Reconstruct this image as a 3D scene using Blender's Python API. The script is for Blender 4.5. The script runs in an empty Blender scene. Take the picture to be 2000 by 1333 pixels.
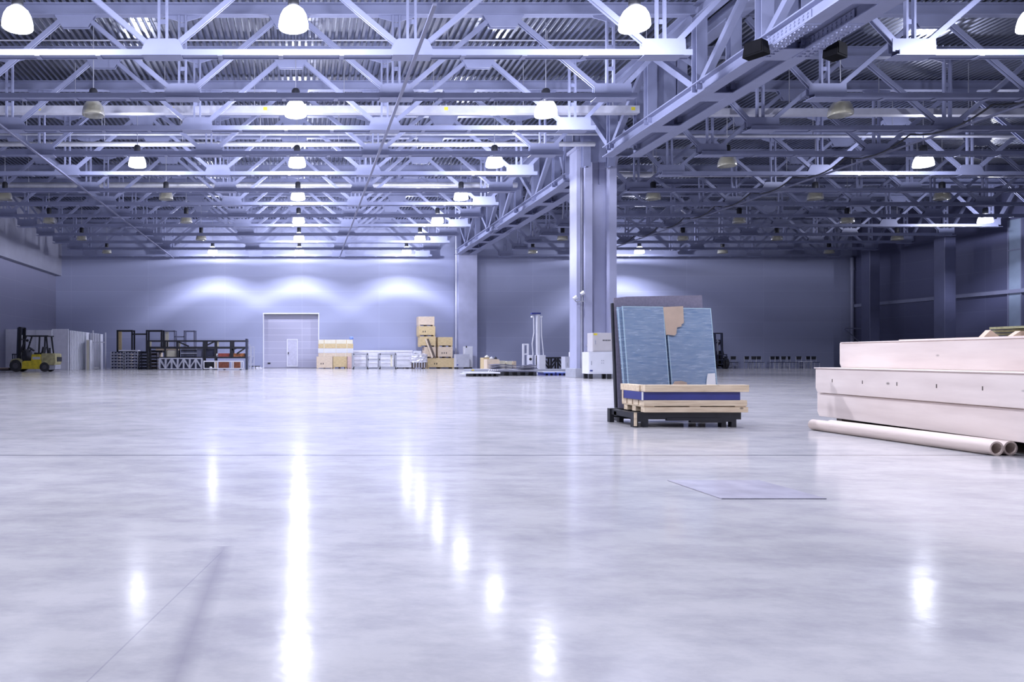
import bpy, math, random
from mathutils import Vector, Matrix

random.seed(7)
scene = bpy.context.scene
COL = scene.collection
PI = math.pi

# ------------------------------------------------------------------ camera, world, exposure
FPX, CX, HY, CH = 1400.0, 590.0, 697.0, 0.90      # focal length in px, vanishing point, camera height
cam_data = bpy.data.cameras.new('camera')
cam = bpy.data.objects.new('camera', cam_data)
COL.objects.link(cam)
cam.location = (0, 0, CH)
cam.rotation_euler = (PI / 2, 0, 0)
cam_data.sensor_width = 36.0
cam_data.lens = FPX / 2000.0 * 36.0
cam_data.shift_x = (1000 - CX) / 2000.0
cam_data.shift_y = (HY - 666.5) / 2000.0
cam_data.clip_end = 400
scene.camera = cam

world = bpy.data.worlds.new('world')
scene.world = world
world.use_nodes = True
world.node_tree.nodes['Background'].inputs[0].default_value = (0.35, 0.38, 0.75, 1)
world.node_tree.nodes['Background'].inputs[1].default_value = 0.05

scene.view_settings.view_transform = 'Standard'
scene.view_settings.look = 'None'
scene.view_settings.gamma = 1
scene.view_settings.exposure = 0.0
scene.cycles.use_denoising = True
scene.cycles.max_bounces = 8
scene.cycles.diffuse_bounces = 5
scene.cycles.sample_clamp_indirect = 6.0

LAMP_POWER = 2800.0        # watts of each lit high-bay lamp
LAMP_TINT = (0.80, 0.82, 1.0)
BELL_GLOW = 26.0           # radiance of a lit glass bell

# ------------------------------------------------------------------ helpers
def PX(px, D): return (px - CX) * D / FPX
def PZ(py, D): return CH + (HY - py) * D / FPX

class MB:
    def __init__(s): s.v = []; s.f = []; s.sm = []
    def add(s, vs, fs, smooth=False):
        n = len(s.v)
        s.v += [tuple(v) for v in vs]
        s.f += [tuple(i + n for i in f) for f in fs]
        s.sm += [smooth] * len(fs)
        return s
    def box(s, x0, x1, y0, y1, z0, z1):
        if x0 > x1: x0, x1 = x1, x0
        if y0 > y1: y0, y1 = y1, y0
        if z0 > z1: z0, z1 = z1, z0
        return s.add([(x0,y0,z0),(x1,y0,z0),(x1,y1,z0),(x0,y1,z0),(x0,y0,z1),(x1,y0,z1),(x1,y1,z1),(x0,y1,z1)],
              [(0,3,2,1),(4,5,6,7),(0,1,5,4),(1,2,6,5),(2,3,7,6),(3,0,4,7)])
    def bar(s, p, q, w, h, up=(0,1,0)):
        """rectangular bar from p to q; h measured along up, w across"""
        p, q = Vector(p), Vector(q); d = (q - p).normalized(); u = Vector(up)
        if abs(d.dot(u)) > 0.98: u = Vector((1,0,0))
        sd = d.cross(u).normalized(); u = sd.cross(d).normalized()
        a, b = sd * w / 2, u * h / 2
        vs = [p-a-b, p+a-b, p+a+b, p-a+b, q-a-b, q+a-b, q+a+b, q-a+b]
        return s.add(vs, [(0,3,2,1),(4,5,6,7),(0,1,5,4),(1,2,6,5),(2,3,7,6),(3,0,4,7)])
    def cyl(s, p, q, r, n=12, r2=None, cap=True):
        p, q = Vector(p), Vector(q); d = (q - p).normalized()
        u = Vector((0,0,1)) if abs(d.z) < .9 else Vector((1,0,0))
        a = d.cross(u).normalized(); b = d.cross(a).normalized()
        r2 = r if r2 is None else r2
        vs = [p + (a*math.cos(t) + b*math.sin(t))*r for t in [2*PI*i/n for i in range(n)]]
        vs += [q + (a*math.cos(t) + b*math.sin(t))*r2 for t in [2*PI*i/n for i in range(n)]]
        s.add(vs, [(i, (i+1) % n, n+(i+1) % n, n+i) for i in range(n)], True)
        if cap:
            s.add(vs[:n], [tuple(reversed(range(n)))]); s.add(vs[n:], [tuple(range(n))])
        return s
    def pipe(s, pts, r, n=8):
        for a, b in zip(pts, pts[1:]): s.cyl(a, b, r, n)
        return s
    def tube(s, p, q, r, ri, n=32):
        p, q = Vector(p), Vector(q); d = (q - p).normalized()
        u = Vector((0,0,1)); a = d.cross(u).normalized(); b = d.cross(a).normalized()
        ring = lambda c, R: [c + (a*math.cos(2*PI*i/n) + b*math.sin(2*PI*i/n))*R for i in range(n)]
        vs = ring(p, r) + ring(q, r) + ring(p, ri) + ring(q, ri)
        s.add(vs, [(i, (i+1)%n, n+(i+1)%n, n+i) for i in range(n)], True)
        s.add(vs, [(2*n+i, 3*n+i, 3*n+(i+1)%n, 2*n+(i+1)%n) for i in range(n)], True)
        s.add(vs, [(i, 2*n+i, 2*n+(i+1)%n, (i+1)%n) for i in range(n)])
        s.add(vs, [(n+i, n+(i+1)%n, 3*n+(i+1)%n, 3*n+i) for i in range(n)])
        return s
    def lathe(s, prof, n=20, c=(0,0,0)):
        vs = [(c[0]+r*math.cos(2*PI*i/n), c[1]+r*math.sin(2*PI*i/n), c[2]+z) for r, z in prof for i in range(n)]
        fs = [(k*n+i, k*n+(i+1)%n, (k+1)*n+(i+1)%n, (k+1)*n+i) for k in range(len(prof)-1) for i in range(n)]
        return s.add(vs, fs, True)
    def prism(s, poly, y0, y1):
        """polygon of (x, z) extruded along y"""
        n = len(poly)
        vs = [(x, y0, z) for x, z in poly] + [(x, y1, z) for x, z in poly]
        return s.add(vs, [tuple(range(n)), tuple(reversed(range(n, 2*n)))] + [((i+1)%n, i, n+i, n+(i+1)%n) for i in range(n)])
    def build(s, name, mat, parent=None, loc=None, bevel=0):
        me = bpy.data.meshes.new(name)
        me.from_pydata(s.v, [], s.f); me.validate()
        if len(me.polygons) == len(s.sm): me.polygons.foreach_set('use_smooth', s.sm)
        me.materials.append(mat); me.update()
        o = bpy.data.objects.new(name, me); COL.objects.link(o)
        if parent: o.parent = parent
        if loc: o.location = loc
        if bevel:
            b = o.modifiers.new('bevel', 'BEVEL'); b.width = bevel; b.segments = 2; b.limit_method = 'ANGLE'
        return o

def tag(o, label=None, cat=None, group=None, kind=None):
    if label: o['label'] = label
    if cat: o['category'] = cat
    if group: o['group'] = group
    if kind: o['kind'] = kind
    return o
def thing(name, label, cat, loc=(0,0,0), rz=0, group=None):
    o = bpy.data.objects.new(name, None); COL.objects.link(o)
    o.empty_display_size = .2; o.location = loc; o.rotation_euler = (0, 0, rz)
    return tag(o, label, cat, group)
def copy_tree(o, parent=None):
    c = o.copy(); COL.objects.link(c)
    if parent: c.parent = parent
    for ch in list(o.children): copy_tree(ch, c)
    return c
ORD = ['first','second','third','fourth','fifth','sixth','seventh','eighth','ninth','tenth','eleventh','twelfth','thirteenth','fourteenth','fifteenth']

# ------------------------------------------------------------------ materials
def nodes(m):
    m.use_nodes = True
    nt = m.node_tree
    return nt, nt.nodes['Principled BSDF']
def N(nt, t, **kw):
    n = nt.nodes.new(t)
    for k, v in kw.items(): setattr(n, k, v)
    return n
def ramp(nt, stops):
    r = N(nt, 'ShaderNodeValToRGB'); e = r.color_ramp.elements
    while len(e) < len(stops): e.new(.5)
    for el, (p, c) in zip(e, stops):
        el.position = p; el.color = (*c, 1) if len(c) == 3 else c
    return r
def mat(name, col, rough=.5, metal=0.0, noise=.08, scale=6.0, stretch=(1,1,1), spec=.5, bump=0.0):
    """paint / metal / plain surface with a faint procedural unevenness"""
    m = bpy.data.materials.new(name); nt, b = nodes(m)
    tc = N(nt, 'ShaderNodeTexCoord'); mp = N(nt, 'ShaderNodeMapping'); mp.inputs['Scale'].default_value = stretch
    nz = N(nt, 'ShaderNodeTexNoise'); nz.inputs['Scale'].default_value = scale; nz.inputs['Detail'].default_value = 4
    lo = tuple(c * (1 - noise) for c in col); hi = tuple(min(1, c * (1 + noise)) for c in col)
    rp = ramp(nt, [(.3, lo), (.7, hi)])
    nt.links.new(tc.outputs['Object'], mp.inputs[0]); nt.links.new(mp.outputs[0], nz.inputs['Vector'])
    nt.links.new(nz.outputs['Fac'], rp.inputs[0]); nt.links.new(rp.outputs[0], b.inputs['Base Color'])
    b.inputs['Roughness'].default_value = rough; b.inputs['Metallic'].default_value = metal
    b.inputs['Specular IOR Level'].default_value = spec
    if bump:
        bp = N(nt, 'ShaderNodeBump'); bp.inputs['Strength'].default_value = bump; bp.inputs['Distance'].default_value = .02
        nt.links.new(nz.outputs['Fac'], bp.inputs['Height']); nt.links.new(bp.outputs[0], b.inputs['Normal'])
    return m
def wood(name, col, dark, scale=3.0, stretch=(1, 8, 8), knots=True, rough=.6):
    m = bpy.data.materials.new(name); nt, b = nodes(m)
    tc = N(nt, 'ShaderNodeTexCoord'); mp = N(nt, 'ShaderNodeMapping'); mp.inputs['Scale'].default_value = stretch
    nz = N(nt, 'ShaderNodeTexNoise'); nz.inputs['Scale'].default_value = scale; nz.inputs['Detail'].default_value = 6
    rp = ramp(nt, [(.3, dark), (.62, col)])
    nt.links.new(tc.outputs['Object'], mp.inputs[0]); nt.links.new(mp.outputs[0], nz.inputs['Vector'])
    nt.links.new(nz.outputs['Fac'], rp.inputs[0])
    out = rp.outputs[0]
    if knots:
        vo = N(nt, 'ShaderNodeTexVoronoi'); vo.inputs['Scale'].default_value = 1.6
        mp2 = N(nt, 'ShaderNodeMapping'); mp2.inputs['Scale'].default_value = (1.5, 1.2, 2.4)
        nt.links.new(tc.outputs['Object'], mp2.inputs[0]); nt.links.new(mp2.outputs[0], vo.inputs['Vector'])
        r2 = ramp(nt, [(.035, (1,1,1)), (.075, (0,0,0))])
        nt.links.new(vo.outputs['Distance'], r2.inputs[0])
        mx = N(nt, 'ShaderNodeMixRGB'); mx.inputs[2].default_value = (*[c*.4 for c in dark], 1)
        nt.links.new(r2.outputs[0], mx.inputs[0]); nt.links.new(out, mx.inputs[1]); out = mx.outputs[0]
    nt.links.new(out, b.inputs['Base Color']); b.inputs['Roughness'].default_value = rough
    return m
def panel_wall(name, col, line, axis, bw, rh, rough=.45, mortar=.012):
    m = bpy.data.materials.new(name); nt, b = nodes(m)
    g = N(nt, 'ShaderNodeNewGeometry'); sp = N(nt, 'ShaderNodeSeparateXYZ'); cb = N(nt, 'ShaderNodeCombineXYZ')
    br = N(nt, 'ShaderNodeTexBrick', offset=0.0); br.inputs['Scale'].default_value = 1
    br.inputs['Color1'].default_value = (*col, 1); br.inputs['Color2'].default_value = (*[c*.93 for c in col], 1)
    br.inputs['Mortar'].default_value = (*line, 1); br.inputs['Mortar Size'].default_value = mortar
    br.inputs['Brick Width'].default_value = bw; br.inputs['Row Height'].default_value = rh
    nt.links.new(g.outputs['Position'], sp.inputs[0])
    nt.links.new(sp.outputs[axis], cb.inputs[0]); nt.links.new(sp.outputs[2], cb.inputs[1])
    nt.links.new(cb.outputs[0], br.inputs['Vector']); nt.links.new(br.outputs['Color'], b.inputs['Base Color'])
    b.inputs['Roughness'].default_value = rough
    return m

def floor_material():
    m = bpy.data.materials.new('polished concrete'); nt, b = nodes(m); L = nt.links.new
    g = N(nt, 'ShaderNodeNewGeometry')
    def noise(scale, stretch, detail=5, rough=.55):
        mp = N(nt, 'ShaderNodeMapping'); mp.inputs['Scale'].default_value = stretch
        n = N(nt, 'ShaderNodeTexNoise'); n.inputs['Scale'].default_value = scale
        n.inputs['Detail'].default_value = detail; n.inputs['Roughness'].default_value = rough
        L(g.outputs['Position'], mp.inputs[0]); L(mp.outputs[0], n.inputs['Vector']); return n.outputs['Fac']
    big = ramp(nt, [(.3, (.45,.44,.44)), (.7, (.605,.59,.59))]); L(noise(.35, (1, 1.5, 1), 8, .65), big.inputs[0])
    fine = ramp(nt, [(.36, (.78,.78,.82)), (.58, (1,1,1))]); L(noise(2.4, (.8, 1.5, 1), 9, .72), fine.inputs[0])
    mul = N(nt, 'ShaderNodeMixRGB', blend_type='MULTIPLY'); mul.inputs[0].default_value = 1
    L(big.outputs[0], mul.inputs[1]); L(fine.outputs[0], mul.inputs[2]); out = mul.outputs[0]
    sp = N(nt, 'ShaderNodeSeparateXYZ'); L(g.outputs['Position'], sp.inputs[0])
    def M(op, a, c=None):
        n = N(nt, 'ShaderNodeMath', operation=op)
        for i, v in ((0, a), (1, c)):
            if v is None: continue
            if isinstance(v, (int, float)): n.inputs[i].default_value = v
            else: L(v, n.inputs[i])
        return n.outputs[0]
    def segment(ax, ay, bx, by, w):
        """1 on the line a-b, 0 beyond w; used for worn marks and the saw-cut joint"""
        dx, dy = bx-ax, by-ay; ln = math.hypot(dx, dy); dx /= ln; dy /= ln
        rx = M('SUBTRACT', sp.outputs[0], ax); ry = M('SUBTRACT', sp.outputs[1], ay)
        across = M('ABSOLUTE', M('SUBTRACT', M('MULTIPLY', rx, dy), M('MULTIPLY', ry, dx)))
        along = M('ADD', M('MULTIPLY', rx, dx), M('MULTIPLY', ry, dy))
        inside = M('MULTIPLY', M('GREATER_THAN', along, 0), M('LESS_THAN', along, ln))
        return M('MULTIPLY', M('MAXIMUM', M('SUBTRACT', 1, M('DIVIDE', across, w)), 0), inside)
    for (a, w, k, c) in [((-30, 6.53, 45, 6.55), .035, .85, (.06,.06,.08)),
                         ((-.345, 1.2, -.37, 3.4), .06, .5, (.22,.21,.26)),
                         ((-.66, 1.6, -.37, 3.3), .004, .5, (.22,.22,.28)),
                         ((-.9, 5.5, -3.9, 8.2), .01, .3, (.25,.25,.3)),
                         ((-8, 13.5, 20, 15.2), .03, .35, (.3,.3,.36)),
                         ((-30, 24.0, 45, 24.0), .03, .6, (.15,.15,.2)),
                         ((4.6, 3.0, 9.5, 6.2), .008, .3, (.3,.3,.36))]:
        mx = N(nt, 'ShaderNodeMixRGB'); mx.inputs[2].default_value = (*c, 1)
        L(M('MULTIPLY', segment(*a, w), k), mx.inputs[0]); L(out, mx.inputs[1]); out = mx.outputs[0]
    L(out, b.inputs['Base Color'])
    rr = N(nt, 'ShaderNodeMapRange'); rr.inputs['To Min'].default_value = .10; rr.inputs['To Max'].default_value = .20
    L(noise(1.1, (1, 1, 1), 6, .6), rr.inputs[0]); L(rr.outputs[0], b.inputs['Roughness'])
    bp = N(nt, 'ShaderNodeBump'); bp.inputs['Strength'].default_value = .06; bp.inputs['Distance'].default_value = .02
    L(noise(5, (1, 1, 1), 3), bp.inputs['Height']); L(bp.outputs[0], b.inputs['Normal'])
    b.inputs['Specular IOR Level'].default_value = .16
    return m

STEEL   = mat('grey-blue painted steel', (.245,.265,.40), .42, 0, .06, 1.5)
COLSTEEL = mat('pale blue column paint', (.38,.395,.55), .42, 0, .06, 1.5)
STEEL_D = mat('dark painted steel', (.17,.18,.27), .45, 0, .06, 1.5)
GALV    = mat('galvanised sheet', (.36,.375,.43), .21, .92, .25, 1.2, (.4, .15, 1))
GALV_D  = mat('brushed aluminium', (.66,.67,.72), .35, .7, .08, 4)
WHITE   = mat('white enamel', (.66,.67,.74), .4, 0, .04, 3)
WHITE2  = mat('white laminated board', (.72,.72,.80), .45, 0, .06, 3)
GREY    = mat('mid grey paint', (.33,.34,.40), .5, 0, .08, 5)
LGREY   = mat('pale grey paint', (.46,.47,.55), .5, 0, .06, 5)
BLACK   = mat('black paint', (.015,.016,.022), .5, 0, .3, 6)
NAVY    = mat('dark blue steel', (.03,.035,.07), .5, 0, .2, 6)
RUBBER  = mat('rubber', (.03,.03,.035), .75, 0, .3, 12)
YELLOW  = mat('worn yellow paint', (.62,.50,.03), .5, 0, .25, 5)
YGREY   = mat('dusty yellow paint', (.36,.33,.17), .6, 0, .3, 5)
RED     = mat('red oxide paint', (.33,.07,.05), .55, 0, .25, 8)
BLUE    = mat('deep blue lacquer', (.035,.045,.22), .4, 0, .12, 4)
PALEBLUE= mat('light blue plastic', (.16,.24,.62), .4, 0, .15, 4)
CARD    = mat('brown cardboard', (.56,.43,.33), .8, 0, .10, 5)
TUBECARD= mat('cardboard tube', (.62,.52,.46), .6, 0, .06, 4, (6,1,6))
FELT    = mat('grey-violet fibre board', (.20,.185,.25), .75, 0, .12, 30)
PAPER   = mat('white paper', (.85,.85,.85), .7, 0, .03, 4)
FOIL    = mat('crumpled plastic film', (.62,.62,.68), .22, .35, .35, 5, (1,1,3), bump=.8)
PLY     = wood('pale birch plywood', (.80,.70,.64), (.66,.56,.51), 1.2, (1.5, .7, 5))
PINE    = wood('pale pine', (.80,.66,.47), (.62,.48,.32), 4, (1, 6, 10))
CRATEW  = wood('yellow crate plywood', (.66,.52,.29), (.50,.38,.2), 5, (1, 2, 6))
CRATEP  = wood('pale crate plywood', (.72,.60,.46), (.58,.47,.36), 5, (1, 2, 6))
CREAM   = mat('cream board', (.70,.66,.52), .6, 0, .05, 4)
DARKW   = wood('dark stained timber', (.12,.09,.08), (.06,.045,.04), 4, (1, 2, 8), False)
OLIVE   = wood('olive stained board', (.30,.30,.17), (.2,.2,.11), 4, (1, 6, 8), False)

def glass_sheet_material():
    m = bpy.data.materials.new('stacked sheet glass'); nt, b = nodes(m); L = nt.links.new
    tc = N(nt, 'ShaderNodeTexCoord'); mp = N(nt, 'ShaderNodeMapping'); mp.inputs['Scale'].default_value = (2.4, 1, 20)
    nz = N(nt, 'ShaderNodeTexNoise'); nz.inputs['Scale'].default_value = 2.2; nz.inputs['Detail'].default_value = 6
    nz.inputs['Distortion'].default_value = .8
    L(tc.outputs['Object'], mp.inputs[0]); L(mp.outputs[0], nz.inputs['Vector'])
    rp = ramp(nt, [(.3, (.24,.36,.55)), (.7, (.46,.57,.72))]); L(nz.outputs['Fac'], rp.inputs[0])
    L(rp.outputs[0], b.inputs['Base Color'])
    rr = N(nt, 'ShaderNodeMapRange'); rr.inputs['To Min'].default_value = .08; rr.inputs['To Max'].default_value = .4
    L(nz.outputs['Fac'], rr.inputs[0]); L(rr.outputs[0], b.inputs['Roughness'])
    b.inputs['Transmission Weight'].default_value = .25; b.inputs['IOR'].default_value = 1.5
    return m
GLASS = glass_sheet_material()
GEDGE = mat('polished glass edge', (.50,.66,.74), .15, 0, .05, 4)

def bell_off():
    m = bpy.data.materials.new('ribbed acrylic, unlit'); nt, b = nodes(m)
    b.inputs['Base Color'].default_value = (.62,.60,.46,1); b.inputs['Roughness'].default_value = .22
    b.inputs['Transmission Weight'].default_value = .55; b.inputs['IOR'].default_value = 1.3
    wv = N(nt, 'ShaderNodeTexNoise'); wv.inputs['Scale'].default_value = 14
    bp = N(nt, 'ShaderNodeBump'); bp.inputs['Strength'].default_value = .3
    nt.links.new(wv.outputs['Fac'], bp.inputs['Height']); nt.links.new(bp.outputs[0], b.inputs['Normal'])
    return m
def bell_on():
    m = bpy.data.materials.new('clear ribbed acrylic, glowing'); nt, b = nodes(m)
    em = N(nt, 'ShaderNodeEmission'); em.inputs[0].default_value = (.88,.91,1.0,1); em.inputs[1].default_value = BELL_GLOW
    tr = N(nt, 'ShaderNodeBsdfTransparent'); mx = N(nt, 'ShaderNodeMixShader'); mx.inputs[0].default_value = .5
    nt.links.new(tr.outputs[0], mx.inputs[1]); nt.links.new(em.outputs[0], mx.inputs[2])
    nt.links.new(mx.outputs[0], nt.nodes['Material Output'].inputs['Surface'])
    return m
BELL_OFF, BELL_ON = bell_off(), bell_on()

# ------------------------------------------------------------------ the setting
XL, XR, YW, YB, ZR = -19.2, 42.9, 55.9, -14.0, 11.40
tag(MB().box(XL-.5, XR+.5, YB-.5, YW+.5, -.3, 0).build('floor', floor_material()), 'pale polished concrete floor of the hall', 'floor', kind='structure')
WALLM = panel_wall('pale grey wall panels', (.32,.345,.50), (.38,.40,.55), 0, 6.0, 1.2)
GX0, GX1, GZ1 = PX(515, YW), PX(622, YW), PZ(614, YW)
wb = MB()
wb.box(XL-.5, GX0, YW, YW+.35, 0, ZR+.2).box(GX1, XR+.5, YW, YW+.35, 0, ZR+.2).box(GX0, GX1, YW, YW+.35, GZ1, ZR+.2).box(GX0, GX1, YW+.35, YW+.4, 0, GZ1)
tag(wb.build('wall_back', WALLM), 'long pale grey panelled back wall', 'wall', kind='structure')
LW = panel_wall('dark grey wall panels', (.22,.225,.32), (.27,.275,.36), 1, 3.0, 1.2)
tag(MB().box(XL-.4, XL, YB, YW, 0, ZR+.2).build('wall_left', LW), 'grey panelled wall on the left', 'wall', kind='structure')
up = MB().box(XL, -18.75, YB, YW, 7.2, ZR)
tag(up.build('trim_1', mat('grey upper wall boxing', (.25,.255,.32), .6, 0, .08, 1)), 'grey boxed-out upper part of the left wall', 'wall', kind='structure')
RW = panel_wall('dark blue wall panels', (.075,.08,.15), (.10,.11,.18), 1, 3.0, 1.25)
tag(MB().box(XR, XR+.4, YB, YW, 0, ZR+.2).build('wall_right', RW), 'dark blue panelled wall on the right', 'wall', kind='structure')
tag(MB().box(XL-.5, XR+.5, YB-.4, YB, 0, ZR+.2).build('wall_front', WALLM), 'panelled wall behind the viewer', 'wall', kind='structure')
COLM = mat('dark blue column paint', (.065,.07,.13), .5, 0, .06, 2)

# ribbed roof deck: real trapezoid ribs running away from the viewer
dk = MB(); pitch, dep = .22, .11
x = XL - .4; prof = []
while x < XR + .4:
    prof += [(x, 0), (x+.085, 0), (x+.115, dep), (x+.19, dep)]; x += pitch
n = len(prof)
vs = [(px, YB-.4, ZR+pz) for px, pz in prof] + [(px, YW+.3, ZR+pz) for px, pz in prof]
dk.add(vs, [(i, i+1, n+i+1, n+i) for i in range(n-1)])
tag(dk.build('ceiling', GALV), 'ribbed galvanised steel roof deck', 'ceiling', kind='structure')
tag(MB().box(XL-.5, XR+.5, YB-.5, YW+.5, ZR+.2, ZR+.3).build('trim_2', GREY), 'roof covering above the steel deck', 'roof', kind='structure')

# right wall: tall translucent window strip, rail, columns, down pipe
WIN = mat('frosted window', (.20,.25,.34), .3, 0, .08, 2)
wy0, wy1 = XR*FPX/(1996-CX), XR*FPX/(1972-CX)
w = tag(MB().box(XR-.04, XR, wy0, wy1, PZ(700, 43), PZ(428, 43)).build('window_1', WIN), 'tall narrow frosted window strip in the right wall', 'window', kind='structure')
wf = MB()
for yy in (wy0-.05, wy1): wf.box(XR-.1, XR, yy, yy+.05, PZ(700, 43), PZ(428, 43))
for zz in (2.2, 4.9, 7.3): wf.box(XR-.09, XR-.005, wy0, wy1, zz, zz+.06)
wf.build('window_frame', STEEL_D, w)
tag(MB().box(XR-.16, XR, 20, YW, 4.72, 4.95).build('trim_3', STEEL_D), 'horizontal steel rail along the right wall', 'rail', kind='structure')
for i, (yy, lab) in enumerate(((45.9, 'dark steel column at the right wall, nearer the window strip'), (51.9, 'dark steel column at the right wall, nearest the back corner'))):
    t = thing('wall_column', lab, 'column', (41.15, yy, 0), group='columns along the right wall')
    MB().box(-.36,.36,-.4,.4,.03,8.5).build('shaft', COLM, t, bevel=.03)
    MB().box(-.5,.5,-.5,.5,0,.03).build('base_plate', COLM, t)
t = thing('down_pipe', 'grey vertical drain pipe in the back right corner', 'pipe', (PX(1664, 55.6), 55.6, 0))
MB().cyl((0,0,0), (0,0,8.6), .13, 14).build('pipe', STEEL_D, t)
for zz in (2.2, 5.0, 7.6): MB().cyl((0,0,zz), (0,0,zz+.18), .16, 14).build('clamp', STEEL_D, t)
t = thing('corner_bracket', 'triangular steel bracket between drain pipe and corner column', 'bracket', (41.6, 54.6, 0))
MB().bar((-.3,0,3.05), (1.25,.0,3.05), .08, .08).build('strut', STEEL_D, t)
MB().bar((-.3,0,3.0), (1.25,0,1.7), .07, .07).build('brace', STEEL_D, t)

# sectional gate with wicket door
g = tag(MB().box(GX0+.02, GX1-.02, YW+.27, YW+.33, .03, GZ1-.02).build('door_1', panel_wall('gate panels', (.38,.38,.50), (.47,.47,.57), 0, 9.0, .52, .4, .02)),
        'grey sectional gate with a small wicket door in the back wall', 'gate', kind='structure')
fr = MB().box(GX0-.06, GX0+.02, YW-.03, YW+.3, 0, GZ1+.1).box(GX1-.02, GX1+.06, YW-.03, YW+.3, 0, GZ1+.1).box(GX0+.02, GX1-.02, YW-.03, YW+.3, GZ1, GZ1+.1)
fr.build('gate_frame', WHITE, g)
dx0, dx1 = PX(560, YW), PX(581.5, YW); dz = PZ(664, YW)
MB().box(dx0, dx0+.06, YW+.235, YW+.27, .18, dz).box(dx1-.06, dx1, YW+.235, YW+.27, .18, dz).box(dx0, dx1, YW+.235, YW+.27, dz, dz+.06).box(dx0, dx1, YW+.235, YW+.27, .12, .18).build('wicket_frame', WHITE, g)
MB().box(dx0+.06, dx1-.06, YW+.25, YW+.27, .18, dz).build('wicket_leaf', mat('wicket leaf', (.46,.46,.58), .4), g)
MB().box(dx0+.09, dx0+.16, YW+.19, YW+.25, 1.1, 1.25).build('handle', BLACK, g)
MB().box(GX0+.3, GX0+.52, YW+.24, YW+.27, .32, .43).build('label_plate', BLACK, g)

# ------------------------------------------------------------------ roof trusses
ZB, ZT = 7.664 + CH, 10.15 + CH        # underside of the bottom chord, underside of the top chord
TY = [18.34 + 3*i for i in range(12)] + [54.9]
def make_truss(side):
    if side == 'left':
        bn = [-16.29, -9.93, -3.56, 2.80, 9.17]; tn = [-18.6, -13.1, -6.74, -.38, 5.98, 11.9]; b0, b1, t0, t1 = -16.6, 9.92, -18.7, 11.7
    else:
        bn = [15.55, 21.9, 28.25, 34.6, 40.7]; tn = [12.9, 18.72, 25.08, 31.42, 37.7, 42.6]; b0, b1, t0, t1 = 15.18, 41.0, 13.0, 42.8
    root = thing('roof_truss', 'x', 'roof truss', (0, 0, 0))
    bc = MB().box(b0, b1, -.14, -.115, ZB, ZB+.15).box(b0, b1, .115, .14, ZB, ZB+.15).box(b0, b1, -.115, .115, ZB+.03, ZB+.06)
    for k in range(int((b1-b0)/1.55)):                       # small batten plates under the chord
        bx = b0 + .5 + k*1.55
        bc.box(bx, bx+.12, -.13, .13, ZB-.012, ZB+.002)
    for xx in bn: bc.box(xx-.5, xx+.5, -.2, .2, ZB-.016, ZB)
    bc.build('bottom_chord', STEEL, root)
    MB().box(t0, t1, -.012, .012, ZT, ZR-.02).box(t0, t1, -.12, .12, ZT, ZT+.03).box(t0, t1, -.12, .12, ZR-.03, ZR).build('top_chord', STEEL, root)
    for xx in bn:
        v = MB()
        for s in (-1, 1): v.box(xx+s*.1-.028, xx+s*.1+.028, -.05, .05, ZB+.1, ZT+.02)
        for zz in (.85, 1.5, 2.15): v.box(xx-.11, xx+.11, -.006, .006, ZB+zz, ZB+zz+.12)
        v.build('vertical', STEEL, root)
    for i in range(5):
        for xt, s in ((tn[i], -1), (tn[i+1], 1)):
            dgm = MB()
            p, q = Vector((bn[i]+s*.34, 0, ZB+.30)), Vector((xt-s*.34, 0, ZT-.06))
            for o_ in (-1, 1): dgm.bar(p+Vector((0,.05*o_-.0,0)), q+Vector((0,.05*o_,0)), .13, .022)
            d = (q-p).normalized(); nrm = Vector((-d.z*s, 0, d.x*s))
            dgm.bar(p+nrm*.06, q+nrm*.06, .012, .1)
            dgm.build('diagonal', STEEL, root)
    for i, xx in enumerate(bn):
        end = (side == 'left' and i == 4) or (side == 'right' and i == 0) or (side == 'left' and i == 0) or (side == 'right' and i == 4)
        z0, z1 = ZB+.12, ZB+.45
        if end: poly = [(xx-.5, z0), (xx+.62 if b1 > xx+.6 else xx+.5, z0), (xx+.6 if b1 > xx+.6 else xx+.5, z1), (xx-.5, z1)]
        else: poly = [(xx-.56, z0), (xx+.56, z0), (xx+.42, z1-.04), (xx+.34, z1), (xx-.34, z1), (xx-.42, z1-.04)]
        MB().prism(poly, -.075, -.06).prism(poly, .06, .075).build('gusset_plate', STEEL, root)
        poly = [(xx-.55, ZT+.02), (xx+.55, ZT+.02), (xx+.5, ZT-.06), (xx, ZT-.2), (xx-.5, ZT-.06)]
        MB().prism(poly, -.015, .015).build('gusset_plate', STEEL, root)
    for xx in tn[1:5]:
        poly = [(xx-.62, ZT+.02), (xx+.62, ZT+.02), (xx+.38, ZT-.36), (xx-.38, ZT-.36)]
        MB().prism(poly, -.075, -.06).prism(poly, .06, .075).build('gusset_plate', STEEL, root)
    return root
for side in ('left', 'right'):
    proto = make_truss(side)
    for i, yy in enumerate(TY):
        o = proto if i == 0 else copy_tree(proto)
        o.location = (0, yy, 0)
        where = 'left of the big girder' if side == 'left' else 'right of the big girder'
        o['label'] = f'{ORD[i]} pale steel roof truss from the front, {where}' if i < 12 else f'rearmost pale steel roof truss, against the back wall, {where}'
        o['group'] = f'roof trusses {where}'

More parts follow.
